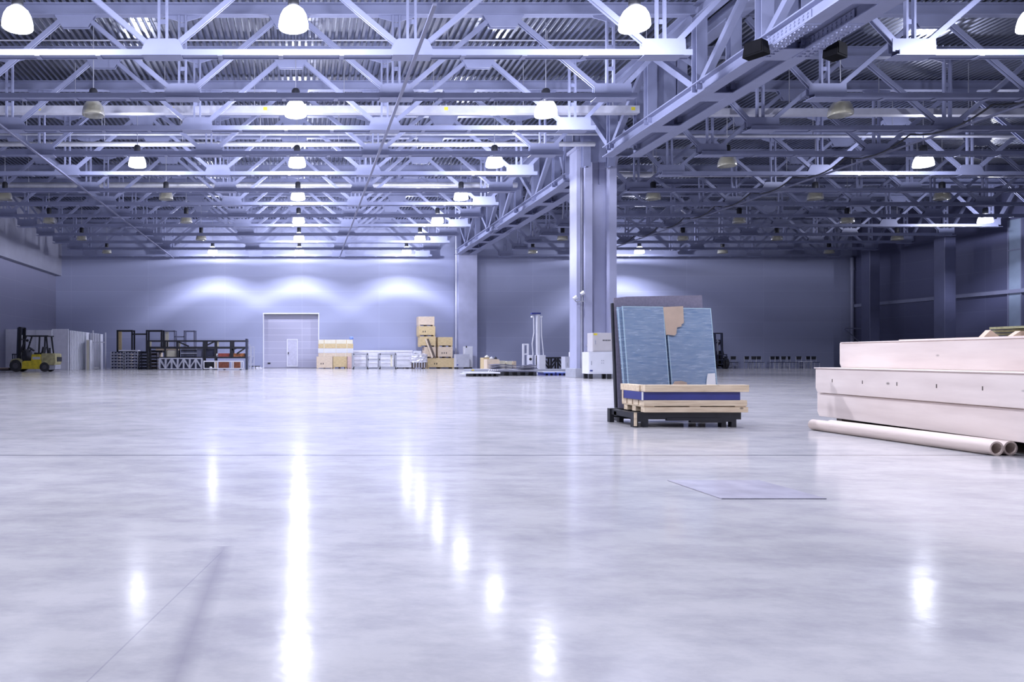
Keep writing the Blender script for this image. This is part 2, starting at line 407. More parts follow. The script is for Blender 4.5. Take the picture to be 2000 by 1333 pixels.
# long ties running away along the bottom nodes
for xx, lab in ((-9.93, 'long steel tie crossing the left trusses, nearer the left wall'), (2.87, 'long steel tie crossing the left trusses, nearer the big girder'),
                (21.8, 'long steel tie crossing the trusses right of the big girder')):
    t = tag(MB().box(xx-.045, xx+.045, 15.5, 55.5, ZB-.075, ZB-.02).build('roof_tie', STEEL_D), lab, 'steel tie', 'ties under the roof trusses')  # darker steel colour stands in for shade on the ties' undersides
cb = MB()
for i in range(12):
    y0 = 16.4 + 3*i; P = []
    for k in range(9):
        s = k/8; P.append((21.55 + .03*math.sin(i), y0+3*s, ZB+.22 - .3*4*s*(1-s)))
    cb.pipe(P, .03, 6)
tag(cb.build('power_cable', BLACK), 'black power cable drooping between trusses along the right tie', 'cable')

# ------------------------------------------------------------------ the big lattice girder, two spans
GXL, GXR, GZ = 11.62, 13.08, 7.72 + CH
def girder(y0, y1, lab, yv, yend):
    root = thing('lattice_girder', lab, 'girder', (0, 0, 0), group='spans of the big girder')
    for x0, x1 in ((GXL, GXL+.42), (GXR-.46, GXR)):
        c = (x0+x1)/2
        MB().box(x0, x1, y0, yend, GZ, GZ+.035).box(c-.015, c+.015, y0, yend, GZ+.035, GZ+.365).box(x0, x1, y0, yend, GZ+.365, GZ+.40).build('bottom_chord_beam', STEEL, root)
        MB().box(x0, x1, y0, y1, ZT-.1, ZT-.06).box(c-.015, c+.015, y0, y1, ZT-.06, ZR-.06).box(x0, x1, y0, y1, ZR-.06, ZR-.02).build('top_chord_beam', STEEL, root)
    for y in yv:
        if y + .5 > yend: continue
        MB().box(GXL+.42, GXR-.46, y-.35, y+.35, GZ+.005, GZ+.03).box(GXL+.42, GXR-.46, y-.02, y, GZ+.03, GZ+.36).build('batten_plate', STEEL, root)
    for i, yy in enumerate(yv):
        for xc in (GXL+.21, GXR-.23):
            v = MB()
            v.box(xc-.16, xc+.16, yy-.14, yy-.11, GZ+.2, ZT).box(xc-.16, xc+.16, yy+.11, yy+.14, GZ+.2, ZT).box(xc-.012, xc+.012, yy-.11, yy+.11, GZ+.2, ZT)
            v.build('vertical', STEEL, root)
        if i % 2 == 0:
            MB().box(GXL+.38, GXR-.4, yy-.03, yy+.03, GZ+.4, ZT).build('web_plate', STEEL, root)
    mid = len(yv)//2
    for i in range(len(yv)-1):
        for xc in (GXL+.21, GXR-.23):
            a, b = (GZ+.4, ZT-.02) if i >= mid else (ZT-.02, GZ+.4)
            if i % 2 == 0: a, b = b, a
            MB().bar((xc, yv[i]+.2, a), (xc, yv[i+1]-.2, b), .18, .2, (1,0,0)).build('diagonal', STEEL, root)
    # bolted splice on the chord face
    for ys in [y for y in ((16.6,) if y0 < 20 else (42.9,))]:
        for x0 in (GXL, GXR-.46):
            sp = MB().box(x0+.02, x0+.4, ys, ys+1.9, GZ-.02, GZ)
            sp.box(x0+.19-.022, x0+.19, ys, ys+1.9, GZ+.06, GZ+.34)
            for k in range(12):
                for xo in (.07, .14, .28, .35): sp.cyl((x0+xo, ys+.1+k*.15, GZ-.02), (x0+xo, ys+.1+k*.15, GZ-.055), .026, 6)
                for zo in (.12, .2, .28): sp.cyl((x0+.168, ys+.1+k*.15, GZ+zo), (x0+.14, ys+.1+k*.15, GZ+zo), .026, 6)
            sp.build('splice_plate', STEEL, root)
    return root
girder(6.3, 30.3, 'nearer span of the big lattice girder, passing over the viewer', [6.34+3*i for i in range(8)] + [29.9], 27.75)
girder(31.65, 54.9, 'farther span of the big lattice girder, from column to back wall', [31.9] + [33.34+3*i for i in range(7)] + [54.1], 54.3)

# ------------------------------------------------------------------ columns under the girder
t = thing('steel_column', 'tall grey steel column in the middle of the hall beside the glass', 'column', (0, 30.4, 0))
q0, q1 = PX(1128, 30.4), PX(1204.5, 30.4); f0, f1, f2 = PX(1143, 30.4), PX(1157, 30.4), PX(1190.5, 30.4)
zc = PZ(292, 30.4)
MB().box(f0, f1, 0, 1.0, .4, zc).build('flange', COLSTEEL, t)
MB().box(f2, q1, 0, 1.0, .4, PZ(305, 30.4)).prism([(f2-.12, PZ(305,30.4)), (q1+.1, PZ(305,30.4)), (q1, PZ(325,30.4)), (f2, PZ(325,30.4))], -.01, 1.0).build('flange', COLSTEEL, t)
MB().box(f1, f2, .42, .47, .4, zc).build('web', COLSTEEL, t)
MB().box(q0, q0+.16, .1, .9, .4, zc).box(q0+.16, f0, .48, .52, .4, zc).build('side_channel', COLSTEEL, t)
MB().box(f1, f2, .38, .42, PZ(326, 30.4), zc+.02).box(q0-.08, f2+.1, -.05, 1.05, zc, zc+.14).build('head_plate', COLSTEEL, t)
MB().box(q0-.12, q1+.1, -.08, 1.1, 0, .4).build('plinth', GREY, t, bevel=.02)
MB().cyl((q0+.24, .2, .4), (q0+.24, .2, zc-.6), .05, 10).build('drain_pipe', LGREY, t)
for k in range(2): MB().box(f1+.12+k*.3, f1+.16+k*.3, .3, .42, zc-1.4, zc-.05).build('stiffener', COLSTEEL, t)
t = thing('steel_column', 'grey boxed column standing against the back wall under the girder', 'column', (0, 54.4, 0))
MB().box(PX(896, 54.4), PX(932, 54.4), 0, 1.3, 0, PZ(493, 54.4)).build('shaft', COLSTEEL, t)
MB().box(PX(894, 54.4), PX(934, 54.4), -.06, 1.3, PZ(493, 54.4), PZ(491, 54.4)).build('head_plate', STEEL_D, t)
MB().box(PX(901,54.4), PX(921,54.4), .1, .8, PZ(491, 54.4), PZ(487,54.4)).build('bearing', STEEL_D, t)
MB().cyl((PX(892.5, 54.4), .3, 0), (PX(892.5, 54.4), .3, PZ(450,54.4)), .05, 8).build('drain_pipe', WHITE, t)

# ------------------------------------------------------------------ services under the roof
def duct(name, lab, cat, y, zr, r=None, box=None, x0=-18.7, x1=12.0, m=WHITE, hang=3.2):
    t = thing(name, lab, cat, (0, y, 0), group='service runs under the roof')
    z = zr + CH
    if r: MB().cyl((x0,0,z), (x1,0,z), r, 14).build('duct', m, t)
    else: MB().box(x0, x1, -box[0]/2, box[0]/2, z-box[1]/2, z+box[1]/2).build('trunking', m, t)
    xx = x0 + 1
    while xx < x1: MB().cyl((xx,0,z), (xx,0,ZR+.02), .012, 5).build('hanger_rod', GREY, t); xx += hang
    return t
d1 = duct('cable_trunking', 'long pale trunking crossing behind the third truss, left of girder', 'trunking', 25.6, 8.80, box=(.25,.26), m=LGREY)
yl = MB()
for px in (75, 335, 517, 695, 870, 1235): yl.box(PX(px,25.5)-.05, PX(px,25.5)+.09, -.128, -.124, 8.80+CH-.04, 8.80+CH+.08)
yl.build('marker_sticker', mat('yellow sticker', (.7,.6,.05), .5), d1)
duct('cable_trunking', 'long pale trunking crossing behind the third truss, right of girder', 'trunking', 25.6, 8.72, box=(.25,.22), x0=13.2, x1=41, m=LGREY)
duct('air_duct', 'round shiny duct crossing under the roof left of girder', 'duct', 29.4, 8.72, r=.10, m=GALV_D)
duct('sprinkler_pipe', 'thin dark pipe above the shiny duct under the roof', 'pipe', 29.0, 9.0, r=.045, m=GREY)
duct('sprinkler_pipe', 'thin pale pipe under the roof behind the fourth truss right of girder', 'pipe', 28.9, 8.9, r=.06, m=LGREY, x0=13.2, x1=42)
duct('air_duct', 'round dull duct farther back under the roof right of girder', 'duct', 35.2, 8.95, r=.13, m=GALV_D, x0=13.2, x1=42)
duct('air_duct', 'round duct far back under the roof left of girder', 'duct', 38.0, 9.1, r=.14, m=GALV_D, x1=11.4)

JET = mat('matt black plastic', (.004,.004,.006), .8, 0, .2, 6, spec=.1)
duct('conduit', 'thin pale conduit high under the roof before the third truss, left of girder', 'conduit', 23.1, 10.2, r=.022, m=LGREY, x1=11.3)
def speaker(lab, loc, rz, br):
    t = thing('loudspeaker', lab, 'loudspeaker', loc, rz, 'loudspeakers on the girder')
    MB().prism([(-.26,-.16), (.26,-.16), (.2,.2), (-.2,.2)], -.17, .17).build('cabinet', JET, t, bevel=.02)
    MB().box(-.2,.2,-.185,-.17,-.12,.14).build('grille', JET, t)
    MB().bar((0,0,.1), (br[0], br[1], br[2]), .05, .04).build('bracket', STEEL, t)
    return t
speaker('black loudspeaker fixed to the left face of the girder', (11.34, 17.9, 7.66+CH), -1.0, (.162, .252, .08))
speaker('black loudspeaker hanging from the right edge of the girder', (13.38, 18.0, 7.66+CH), .5, (-.28, .153, .08))

# ------------------------------------------------------------------ high-bay lamps
def lamp_proto(lit):
    t = thing('high_bay_lamp', 'x', 'lamp', (0,0,0))
    prof = [(.08,.22), (.16,.20), (.24,.13), (.30,.02), (.335,-.12), (.345,-.24), (.335,-.26)]
    MB().lathe(prof, 24).build('glass_bell', BELL_ON if lit else BELL_OFF, t)
    MB().lathe([(0,.22), (.12,.22), (.13,.28), (.13,.52), (.09,.58), (0,.58)], 16).build('gear_housing', BLACK, t)
    MB().cyl((0,0,.55), (0,0,ZR-(7.83+CH)-.005), .014, 6).build('suspension_cable', GREY, t)
    if lit:
        ld = bpy.data.lights.new('lamp_light', 'POINT'); ld.energy = LAMP_POWER; ld.color = LAMP_TINT; ld.shadow_soft_size = .10
        ld.use_nodes = True; nt = ld.node_tree; em = nt.nodes['Emission']
        tc = N(nt, 'ShaderNodeTexCoord'); sp = N(nt, 'ShaderNodeSeparateXYZ'); ab = N(nt, 'ShaderNodeMath', operation='MULTIPLY_ADD'); ab.inputs[1].default_value = -.5; ab.inputs[2].default_value = .5
        rp = ramp(nt, [(p, (v, v, v)) for p, v in ((0, .14), (.15, .20), (.40, .46), (.47, .74), (.535, .74), (.575, .03), (.685, .04), (.702, .26), (.75, .60), (.79, 1), (.815, .86), (.85, .44), (1, .42))])
        nt.links.new(tc.outputs['Normal'], sp.inputs[0]); nt.links.new(sp.outputs[2], ab.inputs[0])
        nt.links.new(ab.outputs[0], rp.inputs[0]); nt.links.new(rp.outputs[0], em.inputs['Strength'])
        lo = bpy.data.objects.new('lamp_light', ld); COL.objects.link(lo); lo.parent = t; lo.location = (0,0,-.10)
    return t
protos = {True: lamp_proto(True), False: lamp_proto(False)}
first = {True: True, False: True}
ROWS = [(-14.3, 'row nearest the left wall', {3:0,4:0,5:0,6:0}),
        (-6.55, 'second row from the left wall', {0:1,1:0,2:1,3:0,4:0,5:0,6:1,-2:1}),
        (-.2, 'bright middle row of the left bay', {-2:1,-1:1,0:1,1:1,2:1,3:1,4:1,5:1,6:1}),
        (7.65, 'bright row beside the girder', {-2:1,-1:1,0:1,1:1,2:1,3:1,4:1,5:1,6:1}),
        (16.9, 'first row right of the girder', {0:1,1:0,2:0,3:0,4:0,5:0,6:0}),
        (24.7, 'second row right of the girder', {2:1,3:0,4:0,5:0,6:1}),
        (30.8, 'third row right of the girder', {3:0,4:0,5:0,6:0}),
        (38.6, 'row nearest the right wall', {4:1,5:0,6:0})]
for xx, rowname, st in ROWS:
    vis = sorted(k for k in st if k >= 0)
    for k, lit in sorted(st.items()):
        lit = bool(lit)
        o = protos[lit] if first[lit] else copy_tree(protos[lit]); first[lit] = False
        o.location = (xx, 16.5 + 6*k, 7.83 + CH)
        word = 'glowing' if lit else 'unlit'
        if k >= 0: o['label'] = f'{word} bell lamp, {ORD[vis.index(k)]} from the front in the {rowname}'
        else: o['label'] = f'glowing bell lamp above the viewer, {"nearer" if k == -2 else "farther"}, in the {rowname}'
        o['group'] = f'hanging lamps in the {rowname}'

# ------------------------------------------------------------------ glass stack on its transport frame (right of centre)
D0 = 9.1
xa, xb = PX(1257, D0), PX(1457, D0); yb = D0 + .62
t = thing('transport_skid', 'black steel transport skid under the glass sheets', 'skid', (0, 0, 0))
sk = MB().box(xa-.12, xb-.05, D0+.02, D0+.10, .10, .19).box(xa-.12, xb-.05, yb+.1, yb+.18, .10, .19)
for xx in (xa-.1, xa+.55, xb-.2): sk.box(xx, xx+.1, D0+.1, yb+.1, .11, .18)
sk.box(xa+.30, xa+.60, D0+.0, D0+.05, .085, .12).box(xa+.6, xa+1.0, D0+.0, D0+.05, .06, .12)
sk.build('frame', BLACK, t)
for xx in (xa-.12, xb-.30):
    for yy in (D0+.02, yb+.1):
        MB().box(xx, xx+.06, yy, yy+.08, 0, .10).box(xx+.13, xx+.19, yy, yy+.08, 0, .10).box(xx+.06, xx+.13, yy, yy+.08, .07, .10).build('foot', BLACK, t)
bx0, bx1 = PX(1207, 10.06), PX(1381, 10.06)
yf = 10.06
t = thing('glass_rack', 'black steel rear rack that carries the backing board', 'rack', (0, 0, 0))
MB().box(bx0-.03, bx0+.9, yf-.04, yf+.05, .03, .12).box(bx0-.03, bx0+.02, D0+.5, yf+.1, .06, .13).box(bx0+.02, xa-.1, yf-.4, yf-.32, .1, .16).build('rear_rail', BLACK, t)
MB().box(bx0-.03, bx0+.06, yf-.04, yf+.06, 0, .03).build('foot', BLACK, t)
MB().bar((bx0-.018, yf+.02, .1), (bx0-.01, yf+.17, 1.66), .05, .024, (1,0,0)).build('upright', BLACK, t)
MB().bar((bx1-.02, yf+.06, .1), (bx1-.02, yf+.28, 1.6), .06, .04, (1,0,0)).build('upright', BLACK, t)
def leaning(poly, y_bot, lean, thick):
    """upright sheet: polygon of (x, z), leaning back by lean metres per metre of height"""
    m = MB(); nn = len(poly)
    vs = [(x, y_bot + z*lean, z) for x, z in poly] + [(x, y_bot + z*lean + thick, z) for x, z in poly]
    return m.add(vs, [tuple(range(nn)), tuple(reversed(range(nn, 2*nn)))] + [((i+1) % nn, i, nn+i, nn+(i+1) % nn) for i in range(nn)])
LEAN = .10
tag(leaning([(bx0, .13), (bx1+.03, .13), (bx1+.01, 1.775), (bx0+.19, 1.755), (bx0+.005, 1.735)], yf-.03, LEAN, .03).build('backing_board', FELT),
    'grey-violet backing board standing behind the glass sheets', 'board')
gz1 = 1.60
gl0, gl1, gr0, gr1 = PX(1214, 9.98), PX(1297, 9.98), PX(1299.5, 9.98), PX(1391, 9.98)
for nm, x0, x1, lab, off in (('l', gl0, gl1, 'left stack of blue-green glass sheets on the skid', .0), ('r', gr0, gr1, 'right stack of blue-green glass sheets on the skid', .01)):
    t = thing('glass_sheet_stack', lab, 'glass', (0,0,0), group='glass stacks on the skid')
    leaning([(x0+.05, .2), (x1+.04, .2), (x1, gz1-.015-off*2), (x0, gz1-off*2)], yf-.12+off, LEAN, .05).build('sheet', GLASS, t)
    leaning([(x0+.09, .2), (x1+.07, .2), (x1+.03, gz1+.0-off*2), (x0+.045, gz1+.01-off*2)], yf-.165+off, LEAN, .036).build('sheet', GLASS, t)
    e = leaning([(x0+.045, .2), (x0+.055, .2), (x0+.006, gz1-off*2), (x0-.004, gz1-off*2)], yf-.123+off, LEAN, .006)
    e.build('polished_edge', GEDGE, t)
    leaning([(x0+.086, .2), (x0+.096, .2), (x0+.052, gz1+.01-off*2), (x0+.042, gz1+.01-off*2)], yf-.169+off, LEAN, .006).build('polished_edge', GEDGE, t)
    leaning([(x1+.055, .2), (x1+.063, .2), (x1+.028, gz1-off*2), (x1+.02, gz1-off*2)], yf-.169+off, LEAN, .006).build('polished_edge', GEDGE, t)
    leaning([(x0+.05, gz1-.006-off*2), (x1+.03, gz1-.01-off*2), (x1+.03, gz1-off*2), (x0+.05, gz1+.004-off*2)], yf-.169+off, LEAN, .006).build('polished_edge', GEDGE, t)
def pxpoly(pts, D): return [(PX(x, D), PZ(y, D)) for x, y in pts]
DG = 10.02
tag(leaning(pxpoly([(1297,600), (1336,598), (1336,631), (1331,634), (1331,638), (1322,640), (1320,652), (1317,656), (1303,654), (1300,655)], DG), yf-.176, LEAN, .004).build('cardboard_piece', CARD),
    'torn brown cardboard piece hanging over the top of the glass', 'cardboard')
tag(leaning(pxpoly([(1305,756), (1336,756), (1335,747), (1325,744), (1312,745)], DG), yf-.182, LEAN, .008).build('cardboard_strip', CARD),
    'small brown cardboard scrap at the foot of the glass', 'cardboard')
tag(leaning(pxpoly([(1373,752), (1391,756), (1391,729), (1377,730), (1374,742)], DG), yf-.178, LEAN, .005).build('white_card', PAPER),
    'white corner card on the lower right of the glass', 'paper')
# the pallet, the blue pack and the timbers lying in front of the glass
t = thing('wooden_pallet', 'pale wooden pallet lying on the black skid', 'pallet', (0,0,0))
z = .19
for k in range(3): MB().box(xa+.01, xb+.03, D0 + k*.24, D0+.10 + k*.24, z, z+.07).build('runner', PINE, t, bevel=.004)
for k in range(3): MB().box(xa+.005+k*.58, xa+.14+k*.58, D0+.005, yb, z+.07, z+.082).build('spacer', PINE, t)
for k in range(4): MB().box(xa, xb+.01, D0-.01 + k*.165, D0+.125+k*.165, z+.082, z+.155).build('deck_board', PINE, t, bevel=.004)
zp = z + .155
t = thing('blue_panel_pack', 'dark blue flat pack lying between pallet and loose timbers', 'panel pack', (0,0,0))
MB().box(xa-.02, xb-.07, D0+.0, yb-.06, zp, zp+.105).build('panel', BLUE, t, bevel=.006)
MB().box(xb-.07, xb-.045, D0+.06, yb-.1, zp+.02, zp+.085).build('end_cap', NAVY, t, bevel=.01)
MB().box(xa-.03, xa-.02, yb-.1, yb-.07, zp, zp+.105).build('strap', PINE, t)
MB().box(xa-.025, xa-.005, D0-.006, D0, zp, zp+.105).build('strap', PAPER, t)
zt = zp + .105
tag(MB().box(xa+.01, xb+.03, D0-.02, D0+.10, zt+.001, zt+.09).build('timber_beam', PINE, bevel=.004), 'pale squared timber along the front of the blue pack', 'timber', 'timbers on the blue pack')
tag(MB().box(xa-.01, xa+.11, D0+.105, yb+.02, zt+.001, zt+.085).build('timber_beam', PINE, bevel=.004), 'pale squared timber running back along the left of the blue pack', 'timber', 'timbers on the blue pack')
tag(MB().box(PX(1238, D0-.02), PX(1243, D0-.02), D0-.035, D0-.02, .02, .19).build('loose_lath', PINE), 'short pale lath hanging at the left foot of the skid', 'lath')

# ------------------------------------------------------------------ long plywood crates and cardboard tubes (right edge)
RZ = -math.atan(.0936)
def long_crate(lab, xf, yfar, length, width, z0, z1, rz, chamfer=0.0):
    """origin at the far left corner, length runs back towards the viewer (-y), width to +x"""
    t = thing('plywood_crate', lab, 'crate', (xf, yfar, 0), rz, 'long plywood crates on the right')
    b = MB(); c = chamfer
    pts = [(-length, z0), (-c if c else -.04, z0), (0, z0+(c*1.6 if c else .06)), (0, z1), (-length, z1)]
    nn = len(pts)
    vs = [(0, yy, zz) for yy, zz in pts] + [(width, yy, zz) for yy, zz in pts]
    b.add(vs, [tuple(reversed(range(nn))), tuple(range(nn, 2*nn))] + [(i, (i+1)%nn, nn+(i+1)%nn, nn+i) for i in range(nn)])
    b.build('body', PLY, t, bevel=.006)
    return t
t = long_crate('lowest long pale plywood crate beside the cardboard tubes', 6.79, 9.45, 5.2, 1.7, .12, .425, RZ)
for k in range(4): MB().box(.12, 1.7, -.3-k*1.4, -.2-k*1.4, 0, .12).build('bearer', DARKW, t)
t = long_crate('middle long plywood crate with a row of dark slots', 6.76, 9.44, 5.2, 1.7, .43, .745, RZ)
for k in range(5): MB().box(-.003, 0, -.35-k*.56, -.34-k*.56, .575, .615).build('slot', DARKW, t)
MB().box(-.015, 1.7, -5.2, .01, .745, .757).build('lid', PLY, t, bevel=.003)
t = long_crate('topmost long pale plywood crate with slanted end', 7.10, 9.47, 5.2, 1.3, .758, 1.075, RZ, .03)
MB().box(-.01, 1.3, -5.2, -.03, 1.075, 1.088).build('lid', PLY, t, bevel=.003)
tag(MB().box(0, 1.1, -4.2, 0, 0, .014).build('plywood_board', PLY, loc=(7.16, 8.6, 1.089)), 'thin plywood board lying on the topmost crate', 'board').rotation_euler = (0,0,RZ)
for x0, x1, yn, yfr, lab in ((6.30, 6.275, 6.50, 8.8, 'outer brown cardboard tube on the floor beside the crates'), (6.445, 6.42, 6.52, 8.7, 'inner brown cardboard tube tucked against the lowest crate')):
    tag(MB().tube((x0, yn, .066), (x1, yfr, .066), .065, .05).build('cardboard_tube', TUBECARD), lab, 'cardboard tube', 'cardboard tubes on the floor')
# things on the top crate
ztop = 1.104
t = thing('cardboard_box', 'flattened brown cardboard box with raised flaps on the crates', 'cardboard box', (7.50, 8.15, ztop))
MB().box(0, .48, -.26, .12, 0, .012).build('base', CARD, t)
MB().prism([(.0,.0), (.09,.09), (.21,.0)], -.25, -.19).build('flap', CARD, t)
MB().prism([(.30,.0), (.42,.08), (.46,.08), (.46,.0)], -.25, -.19).build('flap', CARD, t)
for k in range(3):
    tag(MB().bar((7.88+k*.03, 8.25-k*.05, ztop+.045+.03*k), (9.3, 8.1-k*.05, ztop+.045+.03*k), .5, .026, (0,0,1)).build('olive_board', OLIVE, bevel=.003) if False else
        MB().box(8.02-k*.05, 9.3, 7.7-k*.02, 8.3-k*.02, ztop+.04+k*.035, ztop+.065+k*.035).build('olive_board', OLIVE),
        f'{["lowest","middle","topmost"][k]} olive board of the little pile on the crates', 'board', 'olive boards on the crates')
tag(MB().box(8.15, 8.25, 7.7, 8.3, ztop, ztop+.04).box(9.0, 9.1, 7.7, 8.3, ztop, ztop+.04).build('spacer_block', DARKW), 'dark timber spacers under the olive boards', 'timber')
MBp = MB().box(2.645, 3.307, 4.52, 5.19, .001, .006)
tag(MBp.build('floor_plate', mat('brushed floor plate', (.50,.48,.55), .2, 0, .12, 5)), 'square metal plate lying flat on the near floor', 'floor plate')

# ------------------------------------------------------------------ cabinets and fittings by the middle column
DC = 28.9
def cabinet(lab, x0, x1, y0, y1, z0, z1, m, feet=True, extra=None, group=None):
    t = thing('electrical_cabinet', lab, 'cabinet', (0,0,0), 0, group)
    MB().box(x0, x1, y0, y1, z0, z1).build('body', m, t, bevel=.01)
    MB().box(x0+.04, x1-.04, y0-.015, y0, z0+.05, z1-.05).build('door', m, t)
    MB().box(x0+.08, x0+.11, y0-.035, y0-.015, (z0+z1)/2-.08, (z0+z1)/2+.08).build('handle', GREY, t)
    if feet:
        for xx in (x0+.04, x1-.18):
            for yy in (y0+.04, y1-.14): MB().box(xx, xx+.14, yy, yy+.1, 0, z0).build('foot', BLACK, t)
    return t
cx0, cx1 = PX(1150, DC), PX(1197, DC)
t = cabinet('lower white cabinet on feet at the foot of the column', cx0, cx1, DC, DC+.7, .2, PZ(688, DC), WHITE)
MB().box(cx0+.04, cx0+.15, DC-.02, DC-.014, .3, .36).build('label_sticker', BLUE, t)
for a in range(4): MB().box(cx0+.5+(a % 2)*.07, cx0+.53+(a % 2)*.07, DC-.02, DC-.014, .62+.1*(a//2), .66+.1*(a//2)).build('indicator', GREY, t)
t = cabinet('upper beige cabinet stacked on the white column cabinet', PX(1158.5, DC), cx1, DC+.05, DC+.6, PZ(688, DC)+.012, PZ(650.5, DC), mat('beige enamel', (.52,.50,.52), .45, 0, .04, 3), False)
MB().box(PX(1160,DC), PX(1167,DC), DC+.02, DC+.034, PZ(655,DC), PZ(651.5,DC)).build('warning_sticker', YELLOW, t)
for k in range(5): MB().box(PX(1178+k*3.2,DC), PX(1179.8+k*3.2,DC), DC+.025, DC+.034, PZ(666.4,DC), PZ(664,DC)).build('button', BLACK, t)
DV = 30.25
t = thing('hydrant_valve', 'grey hose valve fitting mounted low on the middle column', 'valve', (PX(1152, DV), DV, 0))
MB().cyl((0,.1,PZ(675,DV)), (0,-.25,PZ(675,DV)), .1, 14).build('body', GREY, t)
MB().bar((-.1,-.1,PZ(676,DV)), (.1,-.1,PZ(656,DV)), .05, .05).build('lever', GALV_D, t)
MB().bar((.12,-.1,PZ(676,DV)), (.1,-.1,PZ(656,DV)), .04, .04).build('lever', GALV_D, t)
MB().cyl((0,-.1,PZ(676,DV)), (.04,-.1,PZ(690,DV)), .06, 10).build('outlet', GALV_D, t)
t = thing('floodlight', 'pair of small floodlights on an arm halfway up the column', 'floodlight', (PX(1131, DV), DV, PZ(582, DV)))
MB().bar((-.1,.1,-.16), (.26,.1,-.14), .04, .04).build('arm', GREY, t)
for xx, zz in ((-.14, .0), (.17, .2)):
    MB().cyl((xx-.08,.05,zz-.05), (xx+.05,.02,zz+.03), .07, 12, .1).build('head', GALV_D, t)
    MB().bar((xx,.08,zz-.04), (xx+.02,.1,-.15), .03, .03).build('stem', GREY, t)

# ------------------------------------------------------------------ low stacks and lift in front of the back wall (centre right)
t = thing('sheet_pallet', 'low pallet with thin white sheets nearest the viewer', 'pallet', (0, 0, 0))
D = 32.5
x0, x1 = PX(909, D), PX(977, D)
for k in range(6): MB().box(x0+.25+k*.23, x0+.35+k*.23, D, D+1, 0, .13).build('bearer', BLACK, t)
MB().box(x0+.1, x1, D-.02, D+1.05, .13, .19).build('sheet_pack', WHITE, t)
MB().prism([(x0-.1,.10), (x0+.3,.13), (x0+.3,.17)], D+.1, D+.9).build('loose_corner', GREY, t)
SHEETA = mat('bluish sheet steel', (.20,.20,.28), .35, .3, .1, 3); SHEETB = mat('bright sheet edge', (.55,.55,.62), .35, .3, .1, 3); SHEETC = mat('dull sheet steel', (.12,.12,.17), .45, .3, .1, 3)
t = thing('sheet_metal_stack', 'wavy pile of thin metal sheets on dark bearers', 'metal sheets', (0, 0, 0))
D = 33.5; x0, x1 = PX(968, D), PX(1050, D)
for k in range(5): MB().box(x0+.25+k*.38, x0+.39+k*.38, D, D+1.2, 0, .18).build('bearer', BLACK, t)
for k in range(6):
    mm = MB(); P = []
    for j in range(17):
        s = j/16; P.append((x0 + (x1-x0)*s - .05*(k % 2), .19 + .052*k + .05*math.sin(1.1+s*5.0)*(1-s*.4)*min(1, s*4)*(1 if k > 0 else .2) + (.04 if k > 0 else 0)))
    nn = len(P)
    vs = [(a, D-.03*(k % 3), b) for a, b in P] + [(a, D+1.2, b) for a, b in P] + [(a, D-.03*(k % 3), b+.022) for a, b in P] + [(a, D+1.2, b+.022) for a, b in P]
    fs = []
    for j in range(nn-1):
        fs += [(j, j+1, 2*nn+j+1, 2*nn+j), (nn+j, 3*nn+j, 3*nn+j+1, nn+j+1), (2*nn+j, 2*nn+j+1, 3*nn+j+1, 3*nn+j), (j, nn+j, nn+j+1, j+1)]
    fs += [(0, 2*nn, 3*nn, nn), (nn-1, 2*nn-1, 4*nn-1, 3*nn-1)]
    mm.add(vs, fs).build('metal_sheet', [SHEETA, SHEETB, SHEETC][k % 3], t)
t = thing('loading_platform', 'long low grey platform with black and white hazard stripes', 'platform', (0,0,0))
D = 35.5; x0, x1 = PX(920, D), PX(1127, D)
MB().box(x0, x1, D, D+1.5, .14, .27).build('deck', GREY, t)
for xx in (x0+.1, (x0+x1)/2, x1-.4): MB().box(xx, xx+.3, D+.1, D+1.3, 0, .14).build('bearer', BLACK, t)
for pxs in (953, 1105):
    for k in range(5):
        a = PX(pxs+k*4, D); MB().add([(a,D-.006,.15),(a+.05,D-.006,.15),(a+.11,D-.006,.26),(a+.06,D-.006,.26),(a,D,.15),(a+.05,D,.15),(a+.11,D,.26),(a+.06,D,.26)],[(0,1,2,3),(4,7,6,5),(0,4,5,1),(1,5,6,2),(2,6,7,3),(3,7,4,0)]).build('hazard_stripe', PAPER, t)
MB().box(PX(921,D), PX(926,D), D-.005, D, .2, .26).build('marker_sticker', YELLOW, t)
D = 33.9
for k, (a, b) in enumerate(((1062, 1084), (1088, 1109))):
    t = thing('plastic_pallet', f'blue pallet under the platform edge, {["left","right"][k]} of the pair', 'pallet', (0,0,0), group='blue pallets')
    X0, X1 = PX(a, D), PX(b, D)
    MB().box(X0, X1, D, D+.9, .11, .15).build('deck', PALEBLUE, t)
    for j in range(3): MB().box(X0+j*(X1-X0-.1)/2, X0+j*(X1-X0-.1)/2+.1, D+.02, D+.85, 0, .11).build('foot', BLUE, t)
    MB().box(X0-.03, X1+.02, D+.05, D+.9, .155, .19).build('load_sheet', WHITE, t)

# material lift
D = 42.0
lx = lambda p: PX(p, D)
t = thing('material_lift', 'white mast lift with hoses standing before the back wall', 'lift', (0, D, 0))
MB().box(lx(1049), lx(1055), .05, .22, .2, PZ(614, D)).box(lx(1050.5), lx(1051.5), .03, .05, .2, PZ(616,D)).build('mast', WHITE, t)
MB().box(lx(1049), lx(1062), -.35, .45, .12, PZ(694, D)).build('power_box', WHITE, t, bevel=.02)
MB().box(lx(1018), lx(1062), -.3, .5, .06, .14).build('base', PALEBLUE, t)
for p in (1020, 1058):
    for yy in (-.34, .5): MB().cyl((lx(p), yy, .09), (lx(p), yy+.06, .09), .09, 14).build('wheel', RUBBER, t)
MB().box(lx(1039), lx(1056.5), .02, .28, PZ(614,D), PZ(611,D)).build('mast_head', BLUE, t)
for p in (1041, 1058): MB().cyl((lx(p), .0, PZ(619,D)), (lx(p), .25, PZ(619,D)), .06, 14).build('pulley', WHITE, t)
